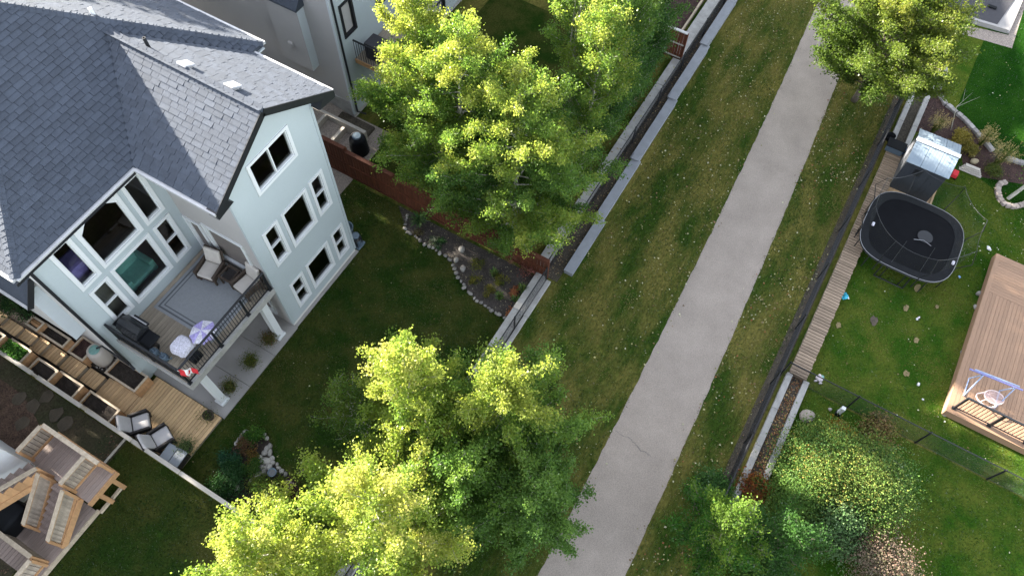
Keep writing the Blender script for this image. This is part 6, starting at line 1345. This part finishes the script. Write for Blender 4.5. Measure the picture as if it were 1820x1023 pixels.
ng += grass('olive grass between the walls and the path', [(-12, -13.9), (34, -13.9), (34, -7.5), (-12, -7.5)], 360, .055, VG, 3, ([(3.3,-8.2),(34,-7.8),(34,-7),(3.3,-7)],), offpath, .4)
ng += grass('olive grass between the path and the right fence', [(-8, -16.4), (26, -16.4), (26, -11), (-8, -11)], 360, .055, VG, 4, (), lambda X, Y: offpath(X, Y) & (Y < -12.5), .4)
ng += grass('bright green lawn grass of the right-hand yards', [(-5, -34), (19, -34), (19, -17.68), (-5, -17.68)], 300, .05, BR, 5, ([(5.25,-34),(13.05,-34),(13.05,-22.3),(5.25,-22.3)], poly_at(BED)))
ng += grass('deep green lawn grass beside the mulch bed', [(17, -34), (34, -34), (34, -19), (17, -19)], 260, .045, [(.008,.038,.006), (.014,.056,.008), (.022,.070,.010)], 6, (poly_at(BED), poly_at(z4([(-400,250),(100,400),(1150,600),(1800,-300),(1800,-100),(1420,200),(1210,885),(150,580)]))))
def litter(label, region, n, seed, cols, size=(.045, .085), test=None, weight=None, name='fallen_leaves', z=.045):
    rng = np.random.default_rng(seed); xs_ = [p[0] for p in region]; ys_ = [p[1] for p in region]; X = rng.uniform(min(xs_), max(xs_), n*6); Y = rng.uniform(min(ys_), max(ys_), n*6); k = inpoly(X, Y, region) & visible(X, Y)
    if test is not None: k &= test(X, Y)
    if weight is not None: k &= rng.uniform(0, 1, len(X)) < weight(X, Y)
    X, Y = X[k][:n], Y[k][:n]; n = len(X); C = np.stack([X, Y, z+rng.uniform(0, .02, n)], 1); s_ = rng.uniform(*size, (n,1))**1.0
    V = leaf_quads(C, 1.0, up=2.2, rng=rng).reshape(-1,4,3); V = (V-C[:, None])*s_[:, None]*1.0+C[:, None]; V[:, :, 2] = np.maximum(V[:, :, 2], .008)
    c = np.array(cols)[rng.integers(0, len(cols), n)]*rng.uniform(.6, 1.25, (n,1)); o = link(name, np_mesh(name, V.reshape(-1,3), 4, m_fallen, c), None); tag(o, label, 'leaves', None, 'stuff')
LC = [(.36,.33,.17), (.30,.28,.13), (.46,.44,.30), (.24,.19,.10), (.20,.13,.07)]
litter('scattered pale yellow fallen leaves on the olive grass by the walls', [(-3, -14), (30, -14), (30, -7.9), (-3, -7.9)], 1150, 70, LC, test=offpath, weight=lambda X, Y: np.clip(.12+.9*np.clip((X-1)/12, 0, 1)*(.5+.5*np.clip(wavy(X, Y, 1.2, 9), -1, 1)), 0, 1))
litter('scattered fallen leaves between the path and the right fence', [(-6, -16.5), (24, -16.5), (24, -12), (-6, -12)], 1000, 71, LC+[(.25,.10,.05)], test=lambda X, Y: (Y < np.polyval(cR, X)+.12), weight=lambda X, Y: np.clip(.35+.5*wavy(X, Y, 1.0, 10), .05, 1))
litter('few fallen leaves on the main lawn', LW, 260, 72, LC, size=(.03, .06))
litter('few fallen leaves on the right-hand lawns', [(-4, -30), (26, -30), (26, -17.8), (-4, -17.8)], 300, 73, LC+[(.5,.5,.42)], size=(.03, .07), test=lambda X, Y: ~((X > 5.2) & (X < 13.1) & (Y < -22.2)))
litter('dry brown leaves collected in the strip behind the retaining wall', [(2.9, -7.6), (30, -7.6), (30, -6.6), (2.9, -6.6)], 1500, 74, [(.20,.14,.09), (.26,.18,.10), (.13,.09,.06), (.32,.25,.14)], z=.04)
litter('dry rusty leaves filling the concrete trough', [(-2.5, -17.5), (3.9, -17.5), (3.9, -17.1), (-2.5, -17.1)], 700, 75, [(.24,.12,.06), (.30,.16,.08), (.18,.09,.05), (.34,.24,.12)], z=.08)
litter('dry leaves on the concrete wall top', [(3, -6.95), (16, -6.95), (16, -6.6), (3, -6.6)], 90, 76, LC, z=.30)
litter('single fallen leaves near the edges of the path', [(-6, -15.5), (26, -15.5), (26, -10.5), (-6, -10.5)], 130, 77, LC, z=.014, weight=lambda X, Y: np.where((np.abs(Y-np.polyval(cL, X)) < .35) | (np.abs(Y-np.polyval(cR, X)) < .35), .9, .02))
litter('wood chips lying on the mulch bed by the shed', poly_at(BED), 900, 78, [(.09,.05,.04), (.06,.035,.03), (.14,.09,.07)], name='wood_chips', size=(.03, .07), z=.025)
litter('wood chips in the left side yard', [(-18, 2.4), (-10.6, 2.4), (-10.6, 3.0), (-18, 3.0)], 300, 79, [(.16,.10,.07), (.10,.06,.045), (.2,.14,.1)], name='wood_chips', size=(.03, .08), z=.04)
litter('dead twigs and leaves over the flower bed soil', bedp, 700, 80, [(.14,.12,.09), (.20,.17,.12), (.09,.08,.06), (.26,.24,.17)], name='bed_litter', size=(.025, .06), z=.03)
litter('white petals scattered near the bag and deck corner', [(12.2, -23.5), (15.5, -23.5), (15.5, -20.8), (12.2, -20.8)], 70, 81, [(.6,.58,.5), (.5,.47,.36)], name='petals', size=(.03,.06))
# spots of bare ground
for i, (u, v, rx, ry) in enumerate(((1553, 570, .22, .16), (1610, 548, .16, .1), (1490, 578, .15, .1), (1610, 663, .13, .12), (1630, 512, .22, .12), (1628, 605, .14, .1), (1665, 545, .1, .07))):
    p = at(u, v); n = 14; ringp = [(p.x+rx*random.uniform(.7,1.2)*math.cos(k*6.283/n), p.y+ry*random.uniform(.7,1.2)*math.sin(k*6.283/n)) for k in range(n)]
    sheet('bare_patch', ringp, .03, mat('bare_earth', (.08,.065,.05) if i == 0 else (.19,.15,.075), .95, .3, 6, fine=.3, fscale=30))
print('blades', ng, 'objects', len(scene.objects))
